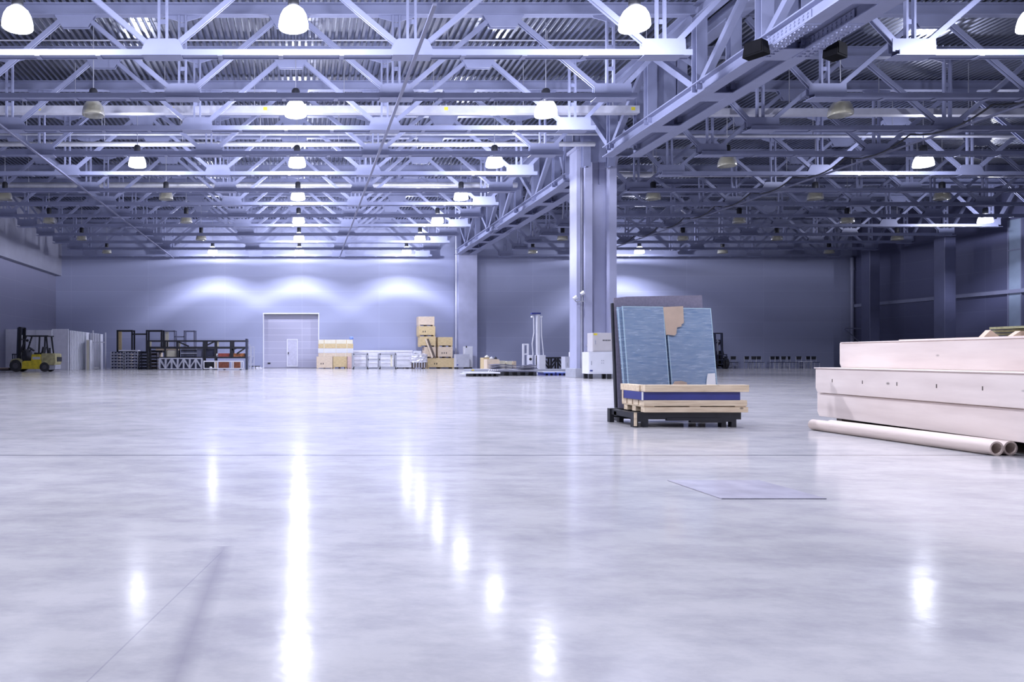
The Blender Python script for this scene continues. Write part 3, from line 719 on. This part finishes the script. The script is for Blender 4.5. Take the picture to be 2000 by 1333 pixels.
MB().pipe([(lx(1043), .05, PZ(620,D)), (lx(1043.5), .05, PZ(650,D)), (lx(1040), .05, PZ(672,D)), (lx(1041.5), .05, PZ(690,D)), (lx(1040), .05, .2)], .035, 8).build('hose', WHITE, t)
MB().pipe([(lx(1058), .05, PZ(620,D)), (lx(1058.5), .05, PZ(655,D)), (lx(1061), .05, PZ(680,D)), (lx(1062), .05, PZ(695,D))], .03, 8).build('hose', WHITE, t)
fx = MB()
for p in (1022.5, 1031.5): fx.box(lx(p)-.05, lx(p)+.05, 0, .1, .14, PZ(672,D))
for py in (673, 692): fx.box(lx(1022.5), lx(1031.5), .02, .08, PZ(py,D)-.05, PZ(py,D)+.04)
fx.build('side_frame', WHITE, t)
MB().box(lx(1032), lx(1039), -.1, .3, PZ(712,D), PZ(694,D)).build('winch_box', WHITE2, t, bevel=.02)
MB().cyl((lx(1035), -.11, PZ(702,D)), (lx(1035), -.1, PZ(702,D)), .08, 14).build('gauge', BLACK, t)

# ------------------------------------------------------------------ crates
def crate(lab, px0, px1, z0, z1, D, dep=1.0, m=CRATEW, gap=.1, group='wooden crates', marks=0, name='wooden_crate', bat=True):
    x0, x1 = PX(px0, D), PX(px1, D)
    t = thing(name, lab, 'crate', (x0, D, z0), 0, group)
    w, h = x1-x0, z1-z0
    MB().box(0, w, 0, dep, gap, h).build('body', m, t, bevel=.008)
    if gap:
        for k in range(3): MB().box(.02+k*(w-.14)/2, .12+k*(w-.14)/2, .02, dep-.02, 0, gap).build('bearer', DARKW if k == 1 else m, t)
    if bat:
        for xx in (0, w-.08): MB().box(xx, xx+.08, -.02, 0, gap, h).build('batten', m, t)
    for k in range(marks): MB().box(w*.25+k*.16, w*.25+k*.16+.06, -.006, 0, gap+(h-gap)*.3, gap+(h-gap)*.3+.12).build('stencil_mark', BLACK, t)
    return t
D = 53.6
Zf = lambda y: PZ(y, D)
crate('wide yellow crate at the bottom under both crate stacks', 835, 887, 0, Zf(700), D, 1.5, marks=2)
crate('lower crate of the right stack, paler face', 855.5, 884, Zf(700)+.004, Zf(678), D+.05, 1.0, CRATEP, marks=3)
crate('upper crate of the right stack beside the leaning planks', 855.5, 884, Zf(678)+.004, Zf(659), D+.06, 1.0)
crate('second crate up the tall stack, behind the leaning planks', 829, 851, Zf(700)+.004, Zf(678), D+.1, 1.0, CRATEP)
crate('middle crate of the tall stack, behind the leaning planks', 820, 851, Zf(678)+.004, Zf(657.5), D+.1, 1.0)
crate('crate with black marks just below the top of the tall stack', 817.5, 850, Zf(657.5)+.004, Zf(637.5), D+.1, 1.0, marks=2)
crate('topmost crate of the tall stack', 817.5, 848.5, Zf(637.5)+.004, Zf(618.5), D+.12, 1.0, CRATEP)
for k in range(2):
    t = tag(MB().bar((PX(831+k*4.5, D), D+.03, Zf(662)), (PX(844+k*5, D), D-.10, Zf(699.2)), .12, .05).build('leaning_plank', [CRATEP, DARKW][k]),
        ['pale plank leaning across the front of the tall crate stack', 'dark plank leaning across the front of the tall crate stack'][k], 'plank', 'planks leaning on the crates')
t = thing('wrapped_pallet', 'dark slatted crate topped with crumpled silver film', 'wrapped goods', (PX(802, 52.8), 52.8, 0))
D = 52.8; w = PX(837, D) - PX(802, D)
MB().box(.2, w-.15, .05, .9, .08, .46).build('crate', DARKW, t)
for k in range(5): MB().box(.2+k*.2, .26+k*.2, .0, .05, .08, .46).build('slat', LGREY, t)
for k in range(2): MB().box(.2+k*.75, .32+k*.75, .05, .9, 0, .08).build('bearer', DARKW, t)
film = MB(); nn = 28
rng = random.Random(3)
for lv in range(9):
    for i in range(nn):
        a = 2*PI*i/nn; ca, sa = math.cos(a), math.sin(a)
        r = (abs(ca)**4 + abs(sa)**4)**-.25
        k = 1 + .05*rng.uniform(-1, 1) - (.45 if lv == 8 else 0)
        film.v.append((w*.5 + ca*r*w*.47*k, .45 + sa*r*.45*k, .46 + .085*lv + .03*rng.uniform(-1, 1)))
for lv in range(8):
    for i in range(nn): film.f.append((lv*nn+i, lv*nn+(i+1)%nn, (lv+1)*nn+(i+1)%nn, (lv+1)*nn+i)); film.sm.append(False)
film.f += [tuple(range(8*nn, 9*nn)), tuple(reversed(range(nn)))]; film.sm += [False, False]
film.build('film_wrap', FOIL, t)
MB().box(.3, w-.5, .2, .7, 1.15, 1.32).build('carton', WHITE, t, bevel=.02)
D = 53.2
t = thing('board_pack', 'low pack of white boards on the floor beside silver wrap', 'boards', (PX(772, D), D, 0))
for k in range(3): MB().box(.0+.04*k, 1.12, -.0, 1.0, .1+.09*k, .175+.09*k).build('board', WHITE, t, bevel=.01)
for k in range(2): MB().box(.1+.8*k, .2+.8*k, .0, 1.0, 0, .1).build('bearer', BLACK, t)
t = thing('long_panel_stack', 'long stack of white panels lying against the back wall', 'panels', (PX(690, 54.9), 54.9, 0))
for k in range(9):
    MB().box(0, PX(806, 54.9)-PX(690, 54.9), .03*(k % 2), .5, .06+k*.148, .06+k*.148+.138).build('panel', WHITE2 if k % 3 else WHITE, t, bevel=.012)
for k in range(3): MB().box(.3+1.8*k, .45+1.8*k, 0, .5, 0, .06).build('bearer', DARKW, t)
# long timbers beside the gate
D = 53.6
crate('pale crate at the foot of the gate, bottom left of its pile', 618.5, 649.5, 0, Zf(697), D, 1.1, CRATEP, .06, 'crates beside the gate', 2)
crate('yellow crate with dark fork opening, bottom of the gate pile', 650.5, 677.5, 0, Zf(697), D, 1.1, CRATEW, .12, 'crates beside the gate')
crate('small pink-beige crate next to the steel trestle', 678.5, 687.5, 0, Zf(697), D, 1.1, mat('pinkish crate board', (.66,.48,.44), .6, 0, .15, 14), .05, 'crates beside the gate')
def longbox(lab, px0, px1, ya, yb_, m, cat='long box', name='long_box', Dq=D):
    x0, x1 = PX(px0, Dq), PX(px1, Dq)
    t = thing(name, lab, cat, (x0, Dq, Zf(ya)+.004), 0, 'long boxes beside the gate')
    h = Zf(yb_) - Zf(ya) - .004
    MB().box(0, x1-x0, 0, .8, 0, h).build('body', m, t, bevel=.01)
    for xx in (.4, (x1-x0)/2, x1-x0-.5): MB().box(xx, xx+.05, -.006, .806, -.0, h).build('band', CREAM if m is not CREAM else CRATEW, t)
    return t
longbox('lowest long pale box on the crates beside the gate', 622, 687.5, 697, 690, CRATEP)
longbox('white wrapped long bundle in the middle of the gate pile', 621.5, 690, 690, 681, WHITE, 'bundle', 'wrapped_bundle')
longbox('long tan box above the white bundle', 622, 690, 681, 672, CRATEW)
longbox('topmost long cream box of the gate pile', 622, 689, 672, 664, CREAM)
tag(MB().lathe([(0,-.12), (.13,-.1), (.16,0), (.12,.11), (0,.13)], 10).build('blue_bag', PALEBLUE, loc=(PX(692.0, D), D+.3, Zf(672)-.03+.16)), 'bright blue bag at the end of the topmost long box', 'bag')
bpy.data.objects['blue_bag'].location.x = PX(687.0, D); bpy.data.objects['blue_bag'].location.z = Zf(664)+.125

# steel trestle frames
def trestle(lab, px0, px1, z0, z1, D, m, th=.09, link=.5, dep=.7, squares=(0, .34, .62, 1.0), boards=None, group='steel trestle frames'):
    x0, x1 = PX(px0, D), PX(px1, D); w = x1-x0; h = z1-z0
    t = thing('steel_trestle', lab, 'trestle', (x0, D, z0), 0, group)
    xs = [w*s for s in squares]
    for i in range(4):
        for yy in (0, dep): MB().box(xs[i]-th/2, xs[i]+th/2, yy-th/2, yy+th/2, 0, h).build('post', m, t)
    for a, b in ((0, 1), (2, 3)):
        MB().box(xs[a], xs[b], -th/2, th/2, h-th, h).box(xs[a], xs[b], dep-th/2, dep+th/2, h-th, h).build('top_rail', m, t)
        MB().box(xs[a], xs[b], -th/2, th/2, .06, .06+th).build('bottom_rail', m, t)
    MB().box(xs[1], xs[2], -th/2, th/2, h*link, h*link+th).build('link_rail', m, t)
    MB().box(xs[0]-th/2, xs[3]+th/2, -th/2, th/2, 0, .06).build('sill_rail', m, t)
    if boards:
        for xx, ww, bm in boards: MB().box(xx*w, xx*w+ww, .1, .14, .06, h-th).build('end_board', bm, t)
    return t
D = 51.5
trestle('grey steel trestle on the floor before the long white panels', 690, 773, 0, PZ(690.5, D), D, GREY, .12, .55, boards=[(.88, .14, CREAM)])

# ------------------------------------------------------------------ white cabinets under the back column
D = 52.3
t = cabinet('shorter white cabinet before the back column', PX(890.5, D), PX(917, D), D, D+.7, .12, PZ(692.5, D), LGREY)
MB().box(PX(892,D), PX(894.8,D), D-.022, D-.016, .25, .34).build('label_sticker', BLUE, t)
t = cabinet('taller slim white cabinet behind the shorter one', PX(906.5, D+1), PX(922.5, D+1), D+.85, D+1.4, .1, PZ(677, D+1), WHITE)
MB().box(PX(909,D+1), PX(911,D+1), D+.82, D+.834, 1.55, 1.7).build('meter', BLACK, t)

# ------------------------------------------------------------------ pale boxes, black lattice and grey boxes (centre right, by the wall)
D = 46.5
Zq = lambda y: PZ(y, D)
crate('yellow box at the left of the low pale boxes', 944.5, 958, 0, Zq(699), D+.4, .9, CRATEW, .06, 'low boxes at the centre')
crate('pale box with lumpy goods on its top', 951, 975, 0, Zq(702), D-.7, .8, CRATEP, .06, 'low boxes at the centre')
crate('grey-beige low box right of the lumpy box', 976, 986, 0, Zq(705), D, .8, CREAM, .05, 'low boxes at the centre')
crate('cream low box beside the mast lift', 990, 1000, 0, Zq(706), D, .8, CREAM, .05, 'low boxes at the centre')
crate('farther tan low box beside the mast lift', 1002, 1008, 0, Zq(706), D+.3, .8, CRATEP, .05, 'low boxes at the centre')
for k, (p, py, m, lab) in enumerate(((951, 698.6, PAPER, 'white bag lying on the yellow box'), (960, 701.6, WHITE, 'white bag lying on the pale lumpy box'), (968, 701.8, BLACK, 'black bag lying on the pale lumpy box'))):
    DD = D+.7 if k == 0 else D-.4 + .18*(k == 2); sc = (.8, .7, .5)[k]
    o = MB().lathe([(0,-.01), (.16*sc,.0), (.2*sc,.04), (.15*sc,.09), (.04*sc,.13), (.05*sc,.16), (0,.16)], 9).build('goods_bag', m, loc=(PX(p, DD), DD, (Zq(699) if k == 0 else PZ(702, D))+.015)); tag(o, lab, 'bag', 'bags on the boxes')
def lattice(lab, px0, px1, z0, z1, D, m, nb, th=.07, dep=.5, group='lattice frames', zig=True):
    x0, x1 = PX(px0, D), PX(px1, D); w = x1-x0; h = z1-z0
    t = thing('lattice_truss', lab, 'lattice frame', (x0, D, z0), 0, group)
    for yy in (0, dep):
        MB().box(0, w, yy-th/2, yy+th/2, 0, th).build('bottom_rail', m, t)
        MB().box(0, w, yy-th/2, yy+th/2, h-th, h).build('top_rail', m, t)
        for i in range(nb+1): MB().box(w*i/nb-th/2, w*i/nb+th/2, yy-th/2, yy+th/2, th, h-th).build('post', m, t)
        if zig:
            for i in range(nb):
                a, b = (th, h-th) if i % 2 else (h-th, th)
                MB().bar((w*i/nb, yy, a), (w*(i+1)/nb, yy, b), th*.8, th*.8).build('brace', m, t)
    return t
lattice('black lattice truss section on the floor behind the platform', 1063, 1103, 0, PZ(698, 47.5), 47.5, BLACK, 3, .10)
t = cabinet('grey-violet cabinet left of the middle column', PX(1104, 38), PX(1114, 38), 38, 38.6, .1, PZ(697, 38), LGREY)
t = cabinet('narrow grey cabinet right of the grey-violet one', PX(1116, 38), PX(1126.5, 38), 38, 38.6, .1, PZ(700.5, 38), LGREY)
crate('small pale box on top of the narrow grey cabinet', 1117.5, 1128, PZ(700.5, 38)+.01, PZ(688, 38), 38.1, .5, WHITE2, 0, 'boxes on the cabinets', bat=False)

# ------------------------------------------------------------------ scaffold racks and trestles (left)
D = 50.0
Zs = lambda y: PZ(y, D)
def pallet_rack(lab, px0, px1, zt_, D, m, nl, fill):
    x0, x1 = PX(px0, D), PX(px1, D); w = x1-x0
    t = thing('stacked_stillage', lab, 'stillage', (x0, D, 0), 0, 'stacked steel stillages')
    for i in range(nl):
        z = zt_*i/nl
        MB().box(0, w, -.03, .03, z+.02, z+.07).box(0, w, .8, .86, z+.02, z+.07).box(0, .05, .03, .8, z+.02, z+.07).box(w-.05, w, .03, .8, z+.02, z+.07).build('tier_frame', m, t)
        MB().box(.06, w-.06, .06, .78, z+.04, z+.04+zt_/nl*.72).build('tier_fill', fill, t)  # dark block filling each tier to make its interior darker
        for k in range(3): MB().box(w*(.2+.25*k), w*(.2+.25*k)+.09, .02, .1, z+.1, z+.15).build('clip', m, t)
    for xx in (0, w-.05):
        for yy in (-.03, .8): MB().box(xx, xx+.05, yy, yy+.06, 0, zt_).build('post', m, t)
    return t
pallet_rack('leftmost stack of pale-edged steel stillages', 216, 241.5, Zs(687), D, LGREY, 6, NAVY)
pallet_rack('second stack of pale-edged steel stillages from the left', 243.5, 269.5, Zs(687), D, LGREY, 6, NAVY)
pallet_rack('black stack of stillages right of the pale-edged ones', 271, 288, Zs(686), D+.1, BLACK, 6, NAVY)
pallet_rack('dark brown stack of stillages behind the grey lattice', 289.5, 307, Zs(689), D+.3, BLACK, 5, DARKW)
tag(MB().box(PX(231,D), PX(269,D), D+.05, D+.8, Zs(687)+.03, Zs(687)+.1).build('white_board', WHITE), 'flat white board lying over the pale-edged stillages', 'board')
Db = 51.6
Zb_ = lambda y: PZ(y, Db)
trestle('tall black trestle standing above the stillages, farthest left', 229.5, 316, Zb_(689), Zb_(645), Db, BLACK, .11, .78, .7, (0, .33, .66, 1.0), [(.0, .28, CRATEW), (.96, .12, PAPER)])
for p in (231, 255, 289, 313): tag(MB().box(PX(p,Db)-.07, PX(p,Db)+.07, Db+.1, Db+.5, 0, Zb_(689)-.005).build('support_post', CRATEP), f'upright timber carrying the black trestle, {dict([(231,"leftmost"),(255,"second"),(289,"third"),(313,"rightmost")])[p]}', 'timber', 'timbers under the trestles')
Dc = 52.6
trestle('tall grey trestle behind the black rack, right of the tall black one', 321, 380, 0, PZ(646, Dc), Dc, STEEL_D, .09, .82, .7, (0, .34, .66, 1.0), [(.02, .26, CREAM), (.96, .12, PAPER)])
# long black rack
D2 = 49.2; x0, x1 = PX(287, D2), PX(483.5, D2); w = x1-x0
t = thing('long_black_rack', 'long black steel rack with cross braces in front of the trestles', 'rack', (x0, D2, 0))
zt2, zm, zl = PZ(665, D2), PZ(677.5, D2), PZ(697.5, D2)
for yy in (0, .8):
    MB().box(0, w, yy-.05, yy+.05, zt2-.1, zt2).build('top_rail', BLACK, t)
    MB().box(0, w, yy-.05, yy+.05, zm-.14, zm).build('middle_rail', BLACK, t)
    MB().box(0, w, yy-.05, yy+.05, zl-.1, zl).build('lower_rail', BLACK, t)
    for p in (287, 321, 345, 396, 399.5, 419, 449, 452.5, 480):
        xx = PX(p, D2)-x0
        full = p in (287, 345, 396, 419, 480)
        MB().box(xx, xx+.11, yy-.055, yy+.055, 0 if full else zl, zt2).build('post', BLACK, t)
for a, b in (((348,668),(369,677)), ((420,667),(402,676)), ((453,684),(466,679)), ((478,681),(463,691))):
    MB().bar((PX(a[0],D2)-x0, -.02, PZ(a[1],D2)), (PX(b[0],D2)-x0, -.02, PZ(b[1],D2)), .1, .07).build('brace', BLACK, t)
MB().box(PX(479.5,D2)-x0, PX(483,D2)-x0, -.1, .9, 0, PZ(662,D2)).build('end_post', NAVY, t)
for p in (289, 346, 421): MB().box(PX(p,D2)-x0+.1, PX(p+6,D2)-x0, .1, .14, zm, zt2-.1).build('end_board', CREAM, t)
# goods in the rack
def goods(lab, px0, px1, ya, yb_, D, m, name='boxed_goods', cat='goods', dep=.6, group='goods in the black rack'):
    t = tag(MB().box(PX(px0,D), PX(px1,D), D, D+dep, ya, yb_).build(name, m, bevel=.01), lab, cat, group); return t
goods('yellow-grey ribbed box on the rack, left of the dark screens', 326, 344.5, zl+.004, PZ(685.5,D2), D2+.1, CREAM, 'ribbed_box', 'box')
goods('long pale plank lying across the rack under its middle rail', 304, 347, PZ(685,D2)+.004, PZ(681.5,D2), D2+.1, CRATEP, 'plank', 'plank')
goods('dark grey-blue screen standing in the rack', 384.5, 395.5, zl+.004, zm-.15, D2+.12, STEEL_D, 'dark_screen', 'screen', .1)
goods('dark violet screen standing in the rack, right of the grey-blue one', 400.5, 418.5, zl+.004, zm-.15, D2+.16, NAVY, 'dark_screen', 'screen', .1)
for k in range(6):
    tag(MB().box(PX(352,D2), PX(383,D2), D2+.2, D2+.7, zl+.005+k*.1, zl+.09+k*.1).build('steel_bar', [NAVY, BLACK, GREY][k % 3]), f'{ORD[k]} steel bar from the bottom, lying in the black rack', 'steel bar', 'steel bars in the black rack')
goods('red beam on the rack, left of the red and gold one', 426, 447.5, zl+.004, PZ(690.5,D2), D2+.1, RED, 'red_beam', 'beam')
goods('red and gold speckled beam at the right of the rack', 453.5, 478, zl+.004, PZ(690.5,D2), D2+.1, mat('speckled red paint', (.36,.13,.05), .55, 0, .6, 9), 'red_beam', 'beam')
goods('brown-red box inside the white floor frame, left', 427, 446.5, .1, PZ(706,49.0), 48.95, mat('brown-red board', (.22,.07,.04), .55, 0, .3, 8), 'red_box', 'box', .5, 'red boxes in the white frame')
goods('brown-red box inside the white floor frame, right', 453.5, 469, .1, PZ(706,49.0), 48.95, mat('brown-red board', (.24,.08,.04), .55, 0, .3, 8), 'red_box', 'box', .5, 'red boxes in the white frame')
D3 = 48.4
lattice('grey lattice frame with crossed braces on the floor by the stillages', 311, 393.5, .04, PZ(699.5, D3), D3, LGREY, 7, .065, .4)
goods('dark steel sheets standing behind the grey lattice frame', 312, 393, .004, PZ(702, 49.0), 48.84, NAVY, 'dark_sheets', 'steel sheets', .2)
goods('dark panel standing inside the left bay of the white frame', 402, 423, .004, PZ(707, 49.3), 49.35, BLACK, 'dark_sheet', 'panel', .08)
t = thing('floor_frame', 'white rectangular frame on the floor around the red boxes', 'frame', (PX(397.5, D3), D3, 0))
w = PX(475.5, D3) - PX(397.5, D3); h = PZ(705, D3)
MB().box(0, w, -.04, .04, h-.08, h).build('top_rail', WHITE, t); MB().box(0, w, -.04, .04, .06, .13).build('bottom_rail', WHITE, t)
for s in (0, .27, .34, .70, .735, .93, .985): MB().box(w*s, w*s+.06, -.04, .04, .13, h-.08).build('post', WHITE, t)
for s in (.05, .5, .9): MB().box(w*s, w*s+.12, -.04, .3, 0, .06).build('foot', BLACK, t)
MB().box(w*.265, w*.335, .0, .03, .13, h-.08).build('end_board', CRATEP, t)
for k in range(2):
    tag(MB().lathe([(0,0), (.09,0), (.11,.1), (.09,.2), (0,.22)], 12).build('white_canister', PAPER, loc=(PX(411.5, 49.0), 49.0, .004+.25*k*0 + (0 if k == 0 else zl+.004))), ['white canister on the floor inside the white frame', 'white canister standing on the rack above the white frame'][k], 'canister', 'white canisters')
bpy.data.objects['white_canister.001'].location = (PX(428.5, D2+.3), D2-.0, zl+.004) if False else (PX(422.5, D2+.4), D2+.4, zl+.004)
# grey folded stands at the right end
D4 = 50.6
for k, (a, b, y0) in enumerate(((482, 489.5, 673.5), (489, 496, 677))):
    xa_, xb_ = PX(a, D4), PX(b, D4); t = thing('folded_stand', ['nearer grey folded stand between black rack and gate', 'farther grey folded stand between black rack and gate'][k], 'stand', (xa_, D4+.5*k, 0), 0, 'folded stands')
    ww = xb_-xa_; hh = PZ(y0, D4)
    for xx in (0, ww-.05): MB().box(xx, xx+.05, 0, .05, 0, hh).build('post', LGREY, t)
    for zz in (.35, hh*.55, hh-.05): MB().box(.05, ww-.05, 0, .05, zz, zz+.05).build('rail', LGREY, t)
    MB().bar((.05,.02,.4), (ww-.05,.02,hh*.55), .03, .03).build('brace', STEEL_D, t)
t = thing('flat_pallet', 'low dark pallet with white offcuts left of the gate', 'pallet', (PX(487, 52.5), 52.5, 0))
MB().box(0, .75, 0, .9, .16, .21).build('deck', BLACK, t)
for k in range(3): MB().box(.05+.27*k, .15+.27*k, 0, .9, 0, .16).build('bearer', WHITE, t)
t = tag(MB().box(PX(497, 54), PX(512, 54), 54, 54.7, 0, .07).box(PX(500, 54), PX(509, 54), 54.05, 54.6, .07, .12).build('board_offcuts', WHITE2), 'small flat pile of pale board offcuts beside the gate', 'boards')

# ------------------------------------------------------------------ white standing panels (far left)
def standing(lab, px0, px1, ytop, D, th=.06, rz=0, m=WHITE2, foot=True):
    x0, x1 = PX(px0, D), PX(px1, D)
    t = thing('wall_panel', lab, 'panel', (x0, D, 0), rz, 'white panels standing on the left')
    MB().box(0, x1-x0, 0, th, .0, PZ(ytop, D)).build('sheet', m, t)
    MB().box(-.03, .03, -.02, th+.02, 0, PZ(ytop, D)).box(x1-x0-.03, x1-x0+.03, -.02, th+.02, 0, PZ(ytop, D)).build('edge_profile', WHITE, t)
    return t
standing('white standing panel behind the forklift mast', 12, 47, 643.5, 46.3)
standing('white standing panel behind the forklift guard, left', 48.5, 69, 645, 46.5)
standing('white standing panel behind the forklift guard, right', 70.5, 100.5, 645, 46.5)
standing('tall white standing panel just right of the forklift', 102.5, 132.5, 643, 48.6)
for k in range(11):
    p = 134.5 + k*3.05
    standing(f'{ORD[k]} narrow white panel in the row standing edge-on', p, p+2.6, 645.8+k*.38, 49.0+.15*k, .8, 0, WHITE2)
standing('short cream board standing in the white panels', 168, 175.5, 664.5, 50.0, .5, 0, CREAM)
for k, p in enumerate((177, 182.5, 187, 192)):
    standing(f'{ORD[k]} pale panel past the cream board', p, p+3.6, 651+k*.6, 51.2+.1*k, .6, 0, WHITE2)
D = 50.6
t = thing('panel_cart', 'white steel frame with rail at the end of the panels', 'frame', (PX(177, D), D, 0))
w = PX(207.5, D)-PX(177, D)
MB().box(w-.07, w, -.1, -.03, 0, PZ(650, D)).build('post', WHITE, t); MB().box(.15, .22, -.1, -.03, 0, PZ(646, D)).build('post', WHITE, t)
MB().box(.0, w-.07, -.1, -.03, PZ(670, D), PZ(668, D)).build('rail', WHITE, t)
MB().box(.25, w-.5, -.1, -.03, .05, .15).build('foot_rail', PAPER, t)

# ------------------------------------------------------------------ forklifts
HUBM = mat('dusty wheel hub', (.07,.07,.08), .6, 0, .2, 8)
def forklift(lab, loc, rz, body, body2, fork_group='forklift trucks'):
    t = thing('forklift', lab, 'forklift', loc, rz, fork_group)
    W = .55
    ch = MB().prism([(-.80,.16), (.45,.16), (.45,.64), (-.1,.66), (-.62,.64), (-.80,.5)], -W, W)
    ch.build('chassis', body, t, bevel=.02)
    MB().prism([(-.20,.64), (.42,.64), (.42,1.04), (-.16,1.04)], -W*.95, W*.95).build('engine_cover', body, t, bevel=.03)
    MB().prism([(.40,.42), (1.20,.38), (1.28,.55), (1.28,1.05), (1.2,1.1), (.42,1.1)], -W, W).build('counterweight', body2, t, bevel=.05)
    MB().prism([(.86,.10), (1.24,.14), (1.26,.40), (.86,.44)], -W*.9, W*.9).build('rear_bumper', GREY, t, bevel=.02)
    MB().prism([(1.06,.60), (1.29,.60), (1.29,.88), (1.06,.88)], -W*.6, W*1.01).build('vent', BLACK, t)
    for s in (-1, 1):
        y0, y1 = (-W-.06, -W+.18) if s < 0 else (W-.18, W+.06)
        wh = MB().cyl((-1.08, y0, .36), (-1.08, y1, .36), .36, 28).build('front_wheel', RUBBER, t)
        MB().cyl((-1.08, y0-.02, .36), (-1.08, y1+.02, .36), .17, 18).build('hub', HUBM, wh)
        MB().prism([(-1.42,.55), (-1.3,.74), (-.95,.80), (-.72,.70), (-.70,.3), (-.78,.3), (-.82,.62), (-1.0,.72), (-1.25,.67), (-1.36,.52)], y0, y1).build('mudguard', body2, t)
        wh = MB().cyl((.62, y0+.03, .28), (.62, y1-.03, .28), .28, 24).build('rear_wheel', RUBBER, t)
        MB().cyl((.62, y0+.015, .28), (.62, y1-.015, .28), .13, 16).build('hub', HUBM, wh)
        MB().bar((-.98, s*.34, .15), (-.90, s*.34, 2.66), .16, .1).build('outer_mast_rail', BLACK, t)
        MB().bar((-1.12, s*.24, .2), (-1.04, s*.24, 2.64), .13, .08).build('inner_mast_rail', NAVY, t)
        MB().bar((-.86, s*.5, 1.06), (-.50, s*.45, 2.12), .08, .07).build('front_guard_post', BLACK, t)
        MB().bar((.26, s*.48, 1.04), (.30, s*.45, 2.12), .08, .08).build('rear_guard_post', BLACK, t)
        MB().bar((.80, s*.48, 1.08), (.70, s*.45, 2.12), .08, .08).build('rear_guard_post', BLACK, t)
        MB().box(-2.25, -1.30, s*.26-.06, s*.26+.06, .06, .10).box(-1.36, -1.30, s*.26-.06, s*.26+.06, .06, .6).build('fork', BLACK, t)
    for z in (.5, 1.2, 1.9, 2.6): MB().box(-1.0, -.9, -.36, .36, z, z+.08).build('mast_crossbar', BLACK, t)
    MB().cyl((-1.0,0,.3), (-.95,0,2.2), .06, 12).build('lift_cylinder', GALV_D, t)
    cr = MB()
    for z in (.3, .62, 1.0): cr.box(-1.34, -1.24, -.5, .5, z, z+.07)
    for yy in (-.5, -.17, .15, .45): cr.box(-1.32, -1.27, yy, yy+.04, .3, 1.07)
    cr.build('load_backrest', NAVY, t)
    gd = MB().box(-.62, .82, -.5, -.43, 2.10, 2.17).box(-.62, .82, .43, .5, 2.10, 2.17)
    for k in range(8): gd.box(-.62+k*.195, -.57+k*.195, -.43, .43, 2.11, 2.16)
    gd.build('overhead_guard', BLACK, t)
    MB().prism([(-.12,1.04), (.38,1.04), (.40,1.14), (-.12,1.14)], -.25, .25).prism([(.30,1.14), (.42,1.14), (.47,1.48), (.38,1.5)], -.24, .24).build('seat', BLACK, t, bevel=.02)
    MB().prism([(-.74,.64), (-.42,.64), (-.5,1.2), (-.62,1.34), (-.72,1.1)], -.45, .45).build('dashboard', BLACK, t)
    MB().bar((-.52,0,1.15), (-.34,0,1.36), .04, .04).cyl((-.36,0,1.33), (-.33,0,1.37), .19, 18).build('steering_wheel', BLACK, t)
    MB().cyl((-.46,-.42,1.86), (-.46,-.36,1.86), .08, 12).cyl((-.30,-.44,1.75), (-.30,-.38,1.75), .06, 12).build('head_lamp', BLACK, t)
    MB().box(.85, .92, -.5, -.3, 1.1, 1.42).build('exhaust', BLACK, t)
    MB().box(-.1, .36, -W*.95-.008, -W*.95, .74, .88).build('side_label', LGREY, t)
    return t
forklift('yellow forklift parked on the left before the white panels', (-15.95, 43.2, 0), 0, YELLOW, YGREY)
t = thing('wooden_pallet', 'low brown pallet on the forks of the yellow forklift', 'pallet', (-18.4, 42.75, .11))
for k in range(3): MB().box(0, .9, .0+k*.4, .1+k*.4, 0, .09).build('runner', DARKW, t)
for k in range(5): MB().box(.03+k*.18, .15+k*.18, 0, .9, .09, .12).build('deck_board', CARD, t)
forklift('dark forklift facing the viewer at the back right of the glass', (PX(1402, 53.6), 54.6, 0), PI/2, mat('dark olive paint', (.10,.09,.03), .5, 0, .3, 5), BLACK)

# ------------------------------------------------------------------ chairs by the back wall (right)
def chair_proto():
    t = thing('stacking_chair', 'x', 'chair', (0,0,0))
    MB().box(-.21, .21, -.2, .2, .44, .48).build('seat', NAVY, t, bevel=.01)
    MB().box(-.2, .2, .18, .21, .68, .92).build('backrest', BLACK, t, bevel=.01)
    for sx in (-1, 1):
        MB().cyl((sx*.19, -.19, .0), (sx*.19, -.18, .44), .02, 8).build('leg', GALV_D, t)
        MB().pipe([(sx*.19, .22, .0), (sx*.19, .18, .44), (sx*.19, .2, .9)], .02, 8).build('leg', GALV_D, t)
    MB().cyl((-.19, -.18, .2), (.19, -.18, .2), .012, 6).build('stretcher', GALV_D, t)
    return t
cp = chair_proto()
for i, (p, rz) in enumerate(((1421.5, .3), (1434, -.2), (1462, .1), (1474.5, -.15), (1484.5, 0), (1512.5, .1), (1522.5, .3), (1533.5, 0), (1546, .5), (1563, -.1), (1582.5, .2), (1592.5, 0))):
    o = cp if i == 0 else copy_tree(cp)
    yy = 54.95 - .62*(i % 2); o.location = (PX(p, yy), yy, 0); o.rotation_euler = (0, 0, rz); o['group'] = 'chairs along the back wall'
    o['label'] = f'{ORD[i]} dark chair from the left by the back wall' + (', next to the forklift' if i == 0 else '')
t = thing('folding_table', 'low white folding table among the chairs by the back wall', 'table', (PX(1573, 53.7), 53.7, 0))
MB().box(-.35, .35, -.3, .3, .5, .53).build('table_top', WHITE2, t)
for sx in (-.3, .3):
    for sy in (-.25, .25): MB().box(sx-.015, sx+.015, sy-.015, sy+.015, 0, .5).build('leg', GALV_D, t)
